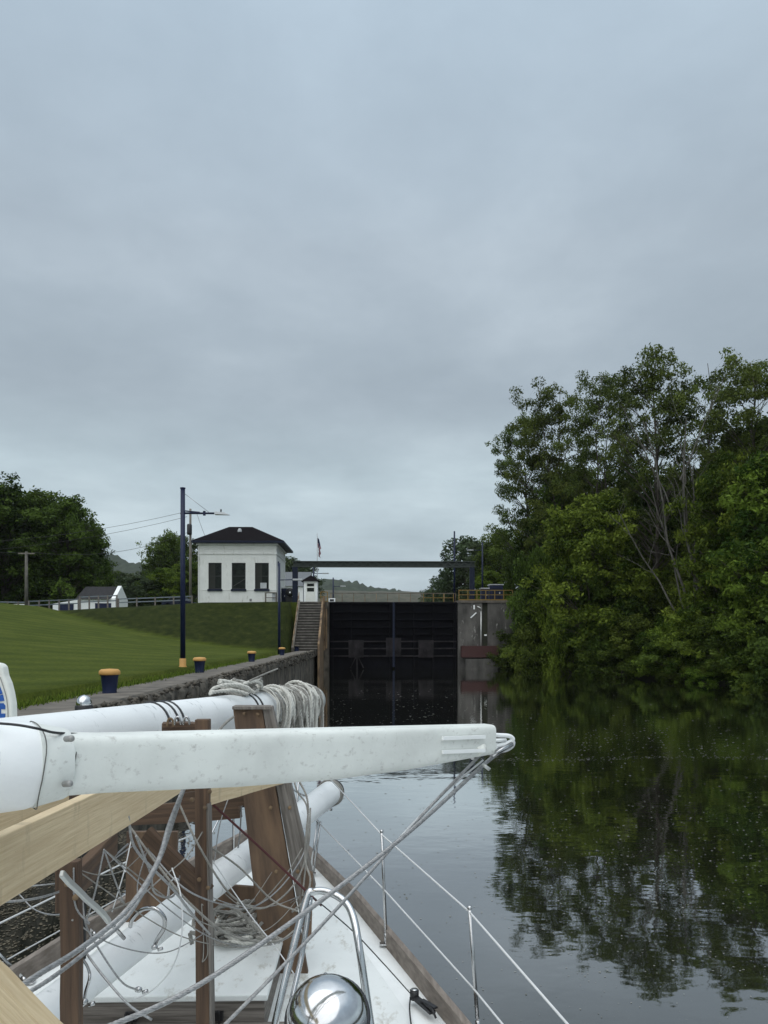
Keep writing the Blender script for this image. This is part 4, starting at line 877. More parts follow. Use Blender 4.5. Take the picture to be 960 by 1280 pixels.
ORD = ('first', 'second', 'third', 'fourth', 'fifth', 'sixth', 'seventh', 'eighth', 'ninth', 'tenth', 'eleventh', 'twelfth', 'thirteenth', 'fourteenth', 'fifteenth', 'sixteenth')
for i in range(16):
    y = 74.5 - 28 * (i - 2 + wb_rnd.random() * .6) / 14; x = lerp_tab(y, BANK) + wb_rnd.uniform(-.2, .9) + .3
    if y > 70: x = max(x, 17.2)
    if i < 2: x, y = ((16.6, 76.2), (17.0, 74.6))[i]
    wm, cm = K['bush'][wb_rnd.choice((0, 1, 1, 2, 2))]
    e = empty('bush', (x, y, max(-.1, ground_h(x, y) - .5) if i > 1 else 0), ORD[i] + ' low waterline bush from the concrete pier, trailing into the water', 'bush', 'waterline bushes on the right bank')
    sc_ = wb_rnd.uniform(.32, .62) if i > 1 else (.62, .75)[i]; e.scale = (sc_ * 1.25, sc_ * 1.5, sc_); e.rotation_euler = (0, 0, wb_rnd.uniform(0, 6.28))
    for nm, me in (('trunk', wm), ('crown', cm)):
        o = bpy.data.objects.new(nm, me); C.objects.link(o); o.parent = e
def scum():
    rnd = random.Random(6); m = MB()
    for k in range(14000):
        y = rnd.uniform(4.5, 13); x = -5.05 + abs(rnd.gauss(0, 1)) * 1.1
        if x > -2.6 or mnoise.noise((x * 1.3, y * 1.3, 4)) < rnd.uniform(-.5, .3): continue
        a0 = rnd.uniform(0, 6.28); r_ = rnd.uniform(.008, .03); m.add([(x + math.cos(a0 + i * 1.57) * r_ * rnd.uniform(.4, 1), y + math.sin(a0 + i * 1.57) * r_, .006) for i in range(4)], [(0, 1, 2, 3)])
    tag(m.build('floating_litter', mat('litter', (.20, .17, .12), .9, col2=(.05, .045, .03), vscale=9)), 'brown leaf litter floating on the water between the boat and the quay', 'litter', kind='stuff')
scum()

# ------------------------------------------------------------------ the boat
DZ = 0.93
HB = [(-4.2, 1.45), (-1.5, 2.0), (1, 2.08), (3, 1.93), (4.43, 1.66), (5.32, 1.42), (6.7, 1.03), (7.87, .62), (8.6, .32), (9.23, .03)]
def bcx(y): return -1.04 - .032 * (y - 4.4)
def hb(y): return lerp_tab(y, HB)
def sheer(y): return DZ + max(0, y - 4) ** 2 * .002
boat = empty('sailboat', (bcx(2), 2, 0), 'white sailboat in the foreground, its unstepped masts carried on wooden supports', 'sailboat')
bys = list(np.linspace(-4.2, 9.23, 62))
m = MB(); v = []
for y in bys:
    c, h, z = bcx(y), hb(y), sheer(y)
    k = min(1, (9.5 - y) / 3.5)
    v += [(c - h, y, z), (c - h * .99, y, z * .5), (c - h * (.55 + .35 * k), y - .25, -.1), (c, y - .6, -.6), (c + h * (.55 + .35 * k), y - .25, -.1), (c + h * .99, y, z * .5), (c + h, y, z)]
n = len(bys)
m.add(v, [(i * 7 + k, i * 7 + k + 1, (i + 1) * 7 + k + 1, (i + 1) * 7 + k) for i in range(n - 1) for k in range(6)] + [tuple(range(7))], True)
m.build('hull', white_paint, boat)
v = []
for y in bys:
    c, h, z = bcx(y), hb(y) - .02, sheer(y); v += [(c + h * t, y, z + .03 * (1 - t * t)) for t in (-1, -.6, -.3, 0, .3, .6, 1)]
MB().add(v, [(i * 7 + k, i * 7 + k + 1, (i + 1) * 7 + k + 1, (i + 1) * 7 + k) for i in range(n - 1) for k in range(6)], True).build('deck', white_paint, boat)
v = []; ysn = [y for y in bys if 2.4 < y < 8.3]
for y in ysn:
    c, h, z = bcx(y), max(.02, hb(y) - .24), sheer(y); v += [(c + h * t, y, z + .03 * (1 - (t * h / max(.1, hb(y))) ** 2) + .006) for t in (-1, -.5, 0, .5, 1)]
MB().add(v, [(i * 5 + k, i * 5 + k + 1, (i + 1) * 5 + k + 1, (i + 1) * 5 + k) for i in range(len(ysn) - 1) for k in range(4)], True).build('nonskid_panel', deck_mat, boat)
for sg in (-1, 1):
    v = []
    for y in bys:
        c, h, z = bcx(y), hb(y), sheer(y); o = c + sg * (h + .012); i_ = c + sg * max(0, h - .035)
        wob = mnoise.noise((y * 1.5, sg, 0)) * .006
        v += [(i_ + wob, y, z - .02), (i_ + wob, y, z + .14), (o + wob, y, z + .145), (o, y, z - .08)]
    MB().add(v, [(i * 4 + k, i * 4 + k + 1, (i + 1) * 4 + k + 1, (i + 1) * 4 + k) for i in range(n - 1) for k in range(3)]).build('toe_rail', railwood, boat, .004)
# cabin behind (mostly below the picture)
MB().box(-2.0, .0, -3.2, 2.0, DZ - .02, 1.5).build('cabin', white_paint, boat, .06)
# hatch
hz = 1.2; ha = PZ(100, 1246, hz); hb_ = PZ(329, 1246, hz); hc = PZ(356, 1184, hz); hd = PZ(165, 1180, hz)
hx0, hx1, hy0, hy1 = ha.x, (hb_.x + hc.x) / 2, hb_.y, (hc.y + hd.y) / 2 + .35
hatch = MB().box(hx0 + .02, hx1 - .02, hy0 + .02, hy1, DZ, hz - .03).build('hatch_coaming', greywood, boat, .004)
MB().box(hx0, hx1, hy0, hy1 + .02, hz - .028, hz + .012).build('hatch_lid', deck_mat, hatch, .008)
for hx_ in (hx0 + .28, hx1 - .34):
    MB().box(hx_, hx_ + .07, hy0 - .012, hy0 + .018, 1.06, 1.11).tube([(hx_ + .02, hy0 - .02, 1.05), (hx_ + .02, hy0 - .025, 1.13), (hx_ + .05, hy0 - .025, 1.13), (hx_ + .05, hy0 - .02, 1.05)], .005, 6).build('hasp', black, hatch)
MB().box(hx0 - .1, hx1 + .12, hy0 - .28, hy0 + .018, DZ + .03, DZ + .11).build('hatch_step', greywood, boat, .004)
# stanchions and lifelines (starboard)
def stan(b, t, nm='stanchion'):
    o = MB().tube([b, t], .0125, 12).lathe([(.016, 0), (.016, .012), (.008, .02), (0, .02)], t, n=10).tube([b, Vector(b).lerp(Vector(t), .1)], .016, 12).build(nm, steel, boat)
    MB().box(b[0] - .055, b[0] + .055, b[1] - .03, b[1] + .03, b[2] - .005, b[2] + .008).build('base_plate', steel, o, .003)
s1b = PZ(483, 1180, DZ + .03); s1t = P(477, 1040, s1b.y - .02)
s2b = PZ(598, 1290, DZ + .02); s2t = P(587, 1136, s2b.y)
stan(s1b, s1t); stan(s2b, s2t)
f1b = PZ(388, 1092, DZ + .06); f1t = P(397, 1027, f1b.y + .1); f2t = P(400, 975, f1b.y + .3)
stan(f1b, f1t); 
MB().tube([f1b + Vector((.03, .05, 0)), f1t + Vector((.03, 0, 0))], .011, 10).build('stanchion', steel, boat)
S3 = Vector((s2t.x + .28, s2t.y - 1.6, s2t.z)); s3m = Vector((s2t.x + .28, s2t.y - 1.6, s2t.z - .33))
stan((S3.x, S3.y, DZ), S3)
MB().tube([P(411, 972, f1b.y + .15), s1t - Vector((0, 0, .02)), s2t - Vector((0, 0, .02)), S3], .006, 8).build('upper_lifeline', wirelight, boat)
l1 = P(480, 1112, s1b.y - .01); l2 = P(592, 1236, s2b.y)
MB().tube([f1t, l1, l2, s3m], .006, 8).build('lower_lifeline', wirelight, boat)
# port lifelines
pl = [P(-40, 1172, 5.2), P(0, 1154, 5.55), P(165, 1074, 7.0), P(250, 1040, 7.8)]
MB().tube(pl, .008, 8).build('upper_lifeline', wirelight, boat)
MB().tube([q - Vector((0, 0, .3)) for q in pl], .006, 8).build('lower_lifeline', wirelight, boat)
for px, D in ((-20, 5.3), (72, 6.1), (150, 6.85)):
    q = lerp_tab(D, [(p_.y, p_.z) for p_ in pl]); xq = lerp_tab(D, [(p_.y, p_.x) for p_ in pl]); stan(Vector((bcx(D) - hb(D) + .08, D, DZ + .02)), Vector((xq, D, q)))
# bow pulpit
pz = f1t.z + .28
pul = [P(411, 972, f1b.y + .15), Vector((-.8, 8.7, pz + .05)), Vector((bcx(9) + .1, 9.3, pz + .1)), Vector((bcx(9) - .1, 9.3, pz + .1)), Vector((-1.55, 8.6, pz + .05)), P(250, 1040, 7.8)]
MB().tube(smooth_path(pul, 6), .013, 8).build('pulpit_rail', steel, boat)
MB().tube(smooth_path([q - Vector((0, 0, .26)) for q in pul], 6), .011, 8).build('pulpit_rail', steel, boat)
for q in (pul[1], pul[2], pul[3], pul[4]):
    MB().tube([q, (q.x * .9 + bcx(8.5) * .1, q.y - .2, sheer(8.6))], .012, 8).build('pulpit_leg', steel, boat)
# granny bar arch over the searchlight
gy = 4.05
ga = [P(318, 1420, 3.75), P(345, 1275, 3.85), P(381, 1130, gy), P(392, 1115, gy + .02), P(410, 1115, gy), P(430, 1126, gy - .05), P(441, 1145, gy - .1), P(449, 1185, gy - .2), P(463, 1280, 3.75), P(480, 1400, 3.6)]
MB().tube(smooth_path(ga, 8), .0205, 14).build('grab_rail', chrome, boat)
MB().tube(smooth_path([P(338, 1420, 3.8), P(360, 1275, 3.9), P(378, 1190, 4.05), P(388, 1122, gy + .04)], 6), .015, 12).build('grab_rail_strut', chrome, boat)
for q in (ga[0], ga[-1]): MB().lathe([(.045, 0), (.045, .01), (.02, .02)], (q.x, q.y, DZ + .03), n=16).tube([q, (q.x, q.y, DZ + .03)], .0165, 12).build('rail_foot', steel, boat)
# searchlight
Lc = P(409, 1272, 2.7); fwd = (Vector((0, 0, CZ)) - Lc).normalized(); axl = (fwd * .8 + Vector((-.12, -.15, .55))).normalized()
prof = [(.150 * math.sin(a_), .135 * math.cos(a_)) for a_ in np.linspace(0.001, math.pi / 2, 18)]
sl_ = MB().lathe(prof, Lc, axl, 40).build('searchlight', chrome, boat)
MB().lathe([(.150, .002), (.157, .0), (.158, -.015), (.150, -.03), (.12, -.035), (0, -.037)], Lc, axl, 40).build('rim', mat('dark_rim', (.05, .05, .055), .3, .6), sl_)
MB().lathe([(.011, -.01), (.011, .004), (.006, .010), (0, .010)], Lc + Vector((-.01, .06, .125)), (0, 0, 1), 10).build('screw', steel, sl_)
MB().tube([Lc - axl * .03, Lc - axl * .08 + Vector((0, .05, -.15)), (Lc.x, Lc.y + .12, DZ + .05)], .022, 12).build('pedestal', steel, boat)

# ------------------------------------------------------------------ spars
def spar(name, stations, nose=True, matl=white_mast, n=28, sq=2.0):
    """stations: (centre, half width, half height) along the spar"""
    a = Vector(stations[0][0]); b = Vector(stations[-1][0]); M = frame(a, b); Mi = M.inverted(); v = []
    for c, hw, hh in stations:
        lc = Mi @ Vector(c)
        for k in range(n):
            an = 2 * math.pi * k / n; cs, sn = math.cos(an), math.sin(an)
            v.append((lc.x, lc.y + math.copysign(abs(cs) ** (2 / sq), cs) * hw, lc.z + math.copysign(abs(sn) ** (2 / sq), sn) * hh))
    m_ = len(stations); f = [(i * n + k, i * n + (k + 1) % n, (i + 1) * n + (k + 1) % n, (i + 1) * n + k) for i in range(m_ - 1) for k in range(n)]
    mb = MB().add(v, f, True); mb.add(v[-n:], [tuple(range(n))]); mb.add(v[:n], [tuple(range(n))[::-1]])
    return mb, M
def ring(c, ax, r, tr_, n=28, k=6):
    ax = Vector(ax).normalized(); a = Vector((0, 0, 1)); x = ax.cross(a).normalized(); y = ax.cross(x)
    return [Vector(c) + (x * math.cos(2 * math.pi * i / n) + y * math.sin(2 * math.pi * i / n)) * r for i in range(n)]
# A: nearest spar, crossing the picture
A0 = P(20, 957, 1.95); A1 = P(613, 927, 3.0); dA = (A1 - A0)
def A_at(t): return A0 + dA * t
rootA = empty('masthead_spar', A0, 'nearest white spar crossing the picture, chalky, ending in a fitting over the water', 'spar', 'unstepped masts and spars')
A_len = dA.length
mb, M = spar('x', [(A_at(-1.3), .125, .125), (A_at(-.4), .123, .123), (A_at(-.02), .118, .118), (A_at(.012), .114, .114), (A_at(.03), .108, .106)], sq=2.0)
mb.build('round_tube', white_mast, rootA, 0, M)
mb, M = spar('x', [(A_at(.022), .112, .112), (A_at(.03), .11, .108), (A_at(.065), .092, .095), (A_at(.07), .088, .0905)], sq=2.1)
col = mb.build('collar', grey_mast, rootA, .003, M)
for yy in (-1, 1):
    c = P(45 if yy > 0 else 46, 926 if yy > 0 else 984, 1.855); ax_ = (Vector((0, 0, CZ)) - c).normalized()
    MB().lathe([(.008, -.02), (.0085, 0), (.0085, .004), (.005, .007), (0, .008)], c, ax_, 10).build('bolt', mat('bolt', (.3, .3, .29), .5, .5), col)
zt0, zt1 = P(97, 917, A_at(.12).y).z, P(612, 905, A_at(1).y).z
def A_top(t, hw, hh):
    q = A_at(t); q.z = zt0 + (zt1 - zt0) * (t - .12) / .88 - hh; return (q, hw, hh)
mb, M = spar('x', [(A_at(.0665), .072, .082), A_top(.12, .064, .080), A_top(.35, .062, .086), A_top(.56, .060, .086), A_top(.73, .056, .079), A_top(.88, .052, .068), A_top(.975, .048, .061), A_top(.99, .048, .060)], sq=5.0, n=48)
mb.build('tapered_head', grey_mast, rootA, 0, M)
m = MB()
for yt in (922, 939):
    m.bar(P(553, yt + 1, 2.758), P(606, yt - 1, 2.893), .010, .013)
m.build('reinforcing_strip', white_paint, rootA)
tip = P(614, 928, 2.99); t2 = P(641, 925, 3.05)
m = MB().tube(smooth_path([P(610, 918, 2.98), P(622, 919, 3.02), P(636, 920, 3.05), P(641, 924, 3.06), P(634, 929, 3.05), P(612, 934, 2.98)], 6), .009, 8)
m.bar(P(606, 910, 2.99), P(618, 936, 3.0), .03, .02, up=(0, 1, 0))
m.tube([P(612, 926, 2.98), P(632, 925, 3.04)], .008, 8)
m.build('end_fitting', white_paint, rootA, 0)
for k, (a_, b_) in enumerate(((P(640, 930, 3.05), P(614, 944, 3.0)), (P(606, 934, 2.96), P(590, 947, 2.9)))):
    MB().tube([a_, b_], .011, 10).build('rigging_socket', steel, rootA)
MB().tube(smooth_path([P(612, 934, 3.0), P(628, 939, 3.04), P(640, 934, 3.06), P(642, 927, 3.06), P(634, 931, 3.05), P(618, 930, 3.0)], 6), .006, 6).build('seizing_wire', wirelight, rootA)
MB().lathe([(.014, -.012), (.014, .012)], P(601, 936, 2.9), P(601, 936, 2.9) - P(590, 945, 2.87), 10).tube([P(596, 940, 2.89), P(604, 934, 2.92)], .019, 10).build('tape_wrap', vinyl, rootA)
MB().tube([P(603, 955, 2.95), P(612, 962, 2.95)], .008, 6).build('cotter_pin', alu, rootA)
m = MB()
for t_, hw_, hh_ in ((.0705, .074, .0835), (.0235, .1135, .1135)):
    Mx = frame(A0, A1).to_3x3(); c_ = A_at(t_); rg = []
    for k in range(40):
        an = 2 * math.pi * k / 40; cs, sn = math.cos(an), math.sin(an); e_ = 2 / 2.5
        rg.append(c_ + Mx @ Vector((.006 * math.sin(an * 3), math.copysign(abs(cs) ** e_, cs) * hw_, math.copysign(abs(sn) ** e_, sn) * hh_)))
    m.tube(rg, .0016, 5, closed=True)
m.build('sealant_seam', mat('seam_dark', (.12, .12, .11), .8), rootA)
# B: middle mast with the ropes
B0 = P(-180, 965, 2.35); Bn = P(15, 934, 3.6); B1 = P(388, 876, 8.0); uB = (B1 - Bn).normalized(); B0 = Bn - uB * 3.2
rootB = empty('mast', Bn, 'middle white mast with black bands, its far end wrapped in rope', 'spar', 'unstepped masts and spars')
mb, M = spar('x', [(B0, .142, .146)] + [(Bn.lerp(B1, t), .142, .146 + .006 * t) for t in (0, .25, .5, .75, .97)] + [(B1, .13, .135)])
mb.build('mast_tube', white_mast, rootB, 0, M)
for px, tl in ((189, .2), (201, .2), (208, .22), (304, .1), (310, .12)):
    t = None
    for i in range(400):
        q = Bn.lerp(B1, i / 400); 
        if pxof(q) >= px: t = i / 400; break
    q = Bn.lerp(B1, t); MB().tube(ring(q, uB + Vector((tl, 0, .12)), .152, 0), .0075, 6, closed=True).build('band', band_mat, rootB)
def Bpx(px):
    lo_, hi_ = -1.0, 1.1
    for _ in range(40):
        mid = (lo_ + hi_) / 2; q = Bn + (B1 - Bn) * mid
        if pxof(q) < px: lo_ = mid
        else: hi_ = mid
    return Bn + (B1 - Bn) * lo_
MB().lathe([(.12, 0), (.145, .0), (.148, .06), (.148, .10), (.12, .13), (0, .13)], B1 - uB * .02, uB, 28).build('end_cap', alu, rootB)
q = B1 + uB * (-.42)
MB().box(q.x + .08, q.x + .17, q.y - .14, q.y + .16, q.z - .1, q.z + .07).build('sheave_box', chrome, rootB, .02)
# black band line over A (strap lying over the joint)
cable('strap_line', [P(-20, 903, 1.86), P(20, 906, 1.85), P(48, 911, 1.86), P(66, 915.5, 1.92), P(85, 917, 2.0), P(102, 918, 2.06)], .0035, black, 'thin black line lying along the top of the nearest spar', 'line')
# ropes around the end of B
def rope_bundle():
    rnd = random.Random(3); e = empty('rope_bundle', Bpx(360), 'grey white ropes wound in untidy loops round the far end of the middle mast', 'rope')
    x = Vector((1, 0, 0)); 
    def wind(c0, c1, turns, r, rr, m_, ph=0, sag=.04, nm='rope_strand'):
        n = int(26 * turns); pts = []; tx = uB.cross(Vector((0, 0, 1))).normalized(); ty = tx.cross(uB)
        a_, b_ = rnd.uniform(0, 6), rnd.uniform(0, 6)
        for i in range(n + 1):
            t = i / n; an = ph + 2 * math.pi * turns * t
            rad = r + .022 * math.sin(an * .5 + a_) + .02 * math.sin(t * 17 + b_) + rr
            c = c0.lerp(c1, t) + uB * (.05 * math.sin(an + a_))
            p_ = c + tx * math.cos(an) * rad + ty * math.sin(an) * rad; p_.z -= sag * max(0, -math.sin(an)) if False else 0
            if (p_ - c).z < 0: p_.z -= sag * rnd.uniform(.9, 1.1) * abs((p_ - c).z) / rad
            pts.append(p_)
        MB().twist(pts, rr * 1.1).build(nm, m_, e)
    for pa, pb, tn, rr, m_, sg in ((322, 330, 2, .015, rope_dirty, .10), (330, 346, 2, .014, rope, .25), (343, 352, 2, .011, rope_dirty, .2), (350, 366, 2, .016, rope, .45), (362, 371, 2, .012, rope_dirty, .3), (364, 372, 2, .015, rope, .5), (376, 383, 3, .013, rope, .06), (377, 382, 2, .012, rope_dirty, .03)):
        wind(Bpx(pa), Bpx(pb), tn, .155 + rnd.uniform(0, .03), rr, m_, rnd.uniform(0, 6), sg)
    tx = uB.cross(Vector((0, 0, 1))).normalized(); tz = tx.cross(uB)
    def on(u, an, r): return Bpx(u) + tx * math.cos(an) * r + tz * math.sin(an) * r
    sd = 1 if tx.dot(Vector((1, -1, 0))) > 0 else -1
    for k in range(26):   # slack turns lying at all angles across the near side
        u0 = rnd.uniform(324, 374); u1 = min(382, max(322, u0 + rnd.uniform(-34, 34))); um = (u0 + u1) / 2 + rnd.uniform(-8, 8); d_ = rnd.uniform(.0, .20)
        pts = []
        for i in range(15):
            t = i / 14; an = math.radians(110 - 250 * t) ; r_ = .165 + rnd.uniform(-.004, .012) + .03 * math.sin(math.pi * t)
            u = u0 + (u1 - u0) * t + (um - (u0 + u1) / 2) * math.sin(math.pi * t)
            c_ = Bpx(u); q_ = c_ + tx * sd * math.cos(an) * r_ + Vector((0, 0, math.sin(an) * r_))
            if t > .45: q_.z -= d_ * math.sin((t - .45) / .55 * math.pi)
            pts.append(q_)
        MB().twist(smooth_path(pts, 3), rnd.choice((.007, .009, .012, .014, .016)) * 1.1).build('rope_strand', (rope, rope, rope_dirty)[k % 3], e)
    for k in range(9):    # hanging bights
        u0 = rnd.uniform(334, 368); w_ = rnd.uniform(5, 16); d_ = rnd.uniform(.16, .42)
        c0_, c1_ = Bpx(u0), Bpx(u0 + w_); o = tx * sd * .19
        pts = [c0_ + Vector((0, 0, .17)), c0_ + o * .8 + Vector((0, 0, .11)), c0_ + o + Vector((0, 0, -.08)), c0_.lerp(c1_, .3) + o + Vector((0, 0, -.1 - d_ * .8)), c0_.lerp(c1_, .6) + o * 1.05 + Vector((0, 0, -.12 - d_)), c1_ + o + Vector((0, 0, -.1 - d_ * .6)), c1_ + o + Vector((0, 0, .02)), c1_ + o * .7 + Vector((0, 0, .14)), c1_.lerp(c0_, .3) + Vector((0, 0, .19))]
        MB().twist(smooth_path(pts, 6), rnd.choice((.011, .014, .017)) * 1.1).build('rope_strand', rope if k % 2 else rope_dirty, e)
    # knot on top
    c = Bpx(308) + Vector((-.02, 0, .19))
    for k in range(7):
        pts = []
        a0 = rnd.uniform(0, 6); rx, ry = rnd.uniform(.10, .26), rnd.uniform(.06, .12)
        for i in range(22):
            an = a0 + i / 21 * 6.6; pts.append(c + uB * (math.cos(an) * rx - .1 + k * .03) + Vector((math.sin(an) * ry, 0, .03 * math.sin(an * 2 + k) + .012 * k - .02)))
        MB().twist(smooth_path(pts, 2), rnd.choice((.012, .016, .018)) * 1.1).build('rope_strand', rope if k % 3 else rope_dirty, e)
    MB().twist(smooth_path([P(274, 852, 5.9), P(284, 853, 6.0), P(300, 857, 6.1), P(312, 862, 6.1)], 5), .022 * 1.1).build('rope_strand', rope, e)
    for pts in ([(262, 868, 5.7), (268, 860, 5.75), (285, 856, 5.85), (305, 858, 6.0), (318, 866, 6.1)], [(263, 866, 5.65), (275, 864, 5.75), (292, 863, 5.85), (310, 868, 5.95)]):
        MB().twist(smooth_path([P(*q_) for q_ in pts], 5), .014 * 1.1).build('rope_strand', rope, e)
rope_bundle()
cable('loose_line', [P(312, 851, 6.2), P(330, 843, 6.5), P(347, 836, 6.8)], .008, rope_dirty, 'stiff line end sticking up from the rope bundle', 'rope')
# small domed chrome light on the quay side, on a post of the boat
c = P(105, 887, 4.6)
e = empty('dome_light', c, 'small chrome domed light with black base above the middle mast', 'light')
MB().lathe([(.053, -.03), (.053, .02), (.047, .03)], c, n=20).tube([c - Vector((0, 0, .03)), (c.x, c.y, DZ)], .014, 8).build('base', black, e)
MB().lathe([(.046, .03), (.046, .045), (.038, .07), (.022, .085), (0, .092)], c, n=20).build('dome', chrome, e)
# C: low mast over the foredeck
C0n = P(100, 1232, 3.6); C1 = P(414, 990, 8.2); uC = (C1 - C0n).normalized(); C0 = C0n - uC * 2.6
rootC = empty('mast', C0n, 'lowest white mast slanting over the foredeck and out past the bow', 'spar', 'unstepped masts and spars')
mb, M = spar('x', [(C0, .086, .086)] + [(C0n.lerp(C1, t), .088 + .045 * t, .088 + .045 * t) for t in (0, .3, .6, .9, .985)] + [(C1, .125, .125)])
mb.build('mast_tube', white_mast, rootC, 0, M)
MB().lathe([(.134, -.0), (.140, .005), (.140, .05), (.12, .06), (0, .06)], C1 - uC * .01, uC, 28).build('end_cap', black, rootC)
MB().tube(ring(C1 - uC * .04, uC + Vector((0, .0, .15)), .142, 0), .014, 6, closed=True).tube(ring(C1 - uC * .08, uC + Vector((0.2, .0, -.1)), .14, 0), .01, 6, closed=True).build('end_lashing', rope_dirty, rootC)
q = C0n.lerp(C1, .93) + Vector((.0, -.128, .045)); MB().bar(q, q + uC * .16, .035, .014).build('cleat', black, rootC)
q = C0n.lerp(C1, .94) + Vector((.07, -.05, -.10)); MB().lathe([(.0, -.03), (.018, -.03), (.018, .01), (0, .01)], q, n=10).build('eye_bolt', steel, rootC)
for pts, r_ in ([[(163, 1158, 3.95), (166, 1148, 3.85), (178, 1137, 3.78), (194, 1136, 3.75), (205, 1147, 3.75), (205, 1160, 3.78), (196, 1175, 3.83), (194, 1181, 3.85)], .011],
                [[(210, 1120, 4.2), (212, 1105, 4.15), (217, 1098, 4.1), (224, 1100, 4.1)], .008],
                [[(104, 1200, 3.1), (110, 1210, 3.05), (112, 1222, 3.0), (107, 1240, 3.0), (105, 1252, 3.0)], .006], [[(243, 1132, 4.3), (247, 1130, 4.3), (247, 1142, 4.3), (243, 1142, 4.3)], .007]):
    MB().tube(smooth_path([P(*q_) for q_ in pts], 6), r_, 8).build('steel_loop', steel, rootC)
for px, py, D in ((193, 1184, 3.82), (105, 1252, 2.98), (173, 1040 + 197, 3.35)):
    q = P(px, py, D); MB().lathe([(0, -.016), (.012, -.016), (.014, 0), (.012, .016), (0, .016)], q, (.6, -.7, .3), 10).lathe([(0, -.012), (.009, -.012), (.009, .012), (0, .012)], q + Vector((.03, 0, -.01)), (1, 0, .3), 8).build('shackle_pin', steel, rootC)

# ------------------------------------------------------------------ timber supports
sup = empty('mast_support', (-1.0, 4.3, DZ), 'near timber support frame with pale pine beams and brown posts', 'support frame', 'timber mast supports')
def zat(px, py, D): return P(px, py, D)
# pine beams
b0 = (P(0, 1042, 2.06) + P(0, 1127, 2.06)) / 2; b1 = P(272, 982, 4.25); b1.z = b0.z - .02
db = (b1 - b0).normalized()
timber('beam', b0 - db * 1.6, b1, .042, .188, pine, sup)
timber('beam', P(-60, 1046, 2.75), P(82, 994, 3.6), .042, .16, pine, sup)
b2a = P(255, 984, 4.22); b2b = P(352, 966, 5.35)
timber('beam', b2a + Vector((.02, 0, -.02)), b2b, .04, .16, pine, sup)
# near brace, bottom left
q0 = P(-90, 1170, 1.45); q1 = P(95, 1345, 1.6)
timber('brace', q0, q1, .04, .12, pine, sup, up=(.55, -.35, .75))
timber('brace', q0 + Vector((-.06, .03, -.10)), q1 + Vector((-.06, .02, -.10)), .04, .06, pine, sup, up=(.55, -.35, .75))
def post(name, pa, pb, w_, d_, m_, par, D0, D1=None, up=(0, 1, 0)):
    a_ = P(*pa, D0); b_ = P(*pb, D1 or D0); return timber(name, b_, a_, w_, d_, m_, par, up)
post('post', (89, 1075), (90, 1420), .074, .05, redwood, sup, 2.95)
post('post', (253, 899), (256, 1370), .08, .055, redwood, sup, 4.2)
timber('post', P(266, 1370, 4.2), P(262, 1003, 4.2), .014, .09, greywood, sup, up=(0, 1, 0))
timber('brace', P(84, 1115, 3.0), P(142, 1052, 3.9), .045, .12, redwood, sup)
timber('brace', P(178, 1048, 4.3), P(256, 1122, 4.22), .04, .19, redwood, sup, up=(0, -.2, 1))
timber('post', P(80, 1140, 3.75), P(80, 985, 3.75), .07, .05, redwood, sup, up=(0, 1, 0))
timber('crosspiece', P(80, 991, 3.85), P(250, 978, 4.6), .04, .10, redwood, sup)
timber('crosspiece', P(203, 908, 4.4), P(262, 908, 4.45), .09, .05, redwood, sup)
timber('crosspiece', P(85, 1003, 3.8), P(160, 998, 4.3), .04, .10, plywood, sup)
# far support: two wide plywood posts
sup2 = empty('mast_support', (-1.2, 5.5, DZ), 'far support with two wide brown plywood posts on the foredeck', 'support frame', 'timber mast supports')
def slab(name, quad, D, th, m_, par):
    pts = [P(x_, y_, D) for x_, y_ in quad]; a_ = (pts[2] + pts[3]) / 2; b_ = (pts[0] + pts[1]) / 2
    M = frame(a_, b_, (0, -1, 0)); Mi = M.inverted(); l = [Mi @ p_ for p_ in pts]
    mb = MB(); n_ = [(p_.x, p_.y, p_.z) for p_ in l]; mb.prism(n_, (Mi.to_3x3() @ Vector((0, th, 0))))
    return mb.build(name, m_, par, .004, M)
slab('post', [(291, 884), (327, 884), (386, 1223), (330, 1223)], 5.36, .05, plywood, sup2)
slab('post_edge', [(327.5, 883), (340, 883), (394, 1110), (379, 1170)], 5.35, .09, greywood, sup2)
slab('post_cap', [(290, 883), (336, 883), (338, 887), (290, 887)], 5.32, .12, greywood, sup2)
slab('post', [(158, 1040), (222, 1040), (216, 1165), (156, 1165)], 6.4, .05, plywood, sup2)
slab('post', [(376, 1085), (391, 1092), (389, 1172), (378, 1180)], 5.1, .04, plywood, sup2)
timber('crosspiece', P(228, 1000, 5.6), P(320, 996, 5.5), .05, .12, redwood, sup2)
slab('panel', [(262, 1105), (330, 1110), (330, 1180), (262, 1180)], 5.9, .04, plywood, sup2)
timber('crosspiece', P(160, 1020, 6.2), P(300, 1010, 5.9), .05, .16, redwood, sup2)
for px, py, D in ((84, 1105, 2.91), (94, 1122, 2.91), (249, 1100, 4.15), (260, 1110, 4.15), (256, 1010, 4.14), (262, 990, 4.0), (240, 1000, 3.82), (20, 1090, 2.14), (14, 1065, 2.10)):
    c_ = P(px, py, D); MB().lathe([(.012, -.02), (.012, .002), (.007, .006), (0, .006)], c_, (Vector((0, 0, CZ)) - c_).normalized() * .4 + Vector((.2, -1, 0)), 8).build('bolt', rust, sup)
for px, py in ((338, 1010), (362, 1010), (345, 1090), (372, 1090), (360, 1160), (305, 892), (322, 893)):
    c_ = P(px, py, 5.33); MB().lathe([(.013, -.02), (.013, .002), (.007, .006), (0, .006)], c_, (0, -1, 0), 8).build('bolt', rust, sup2)
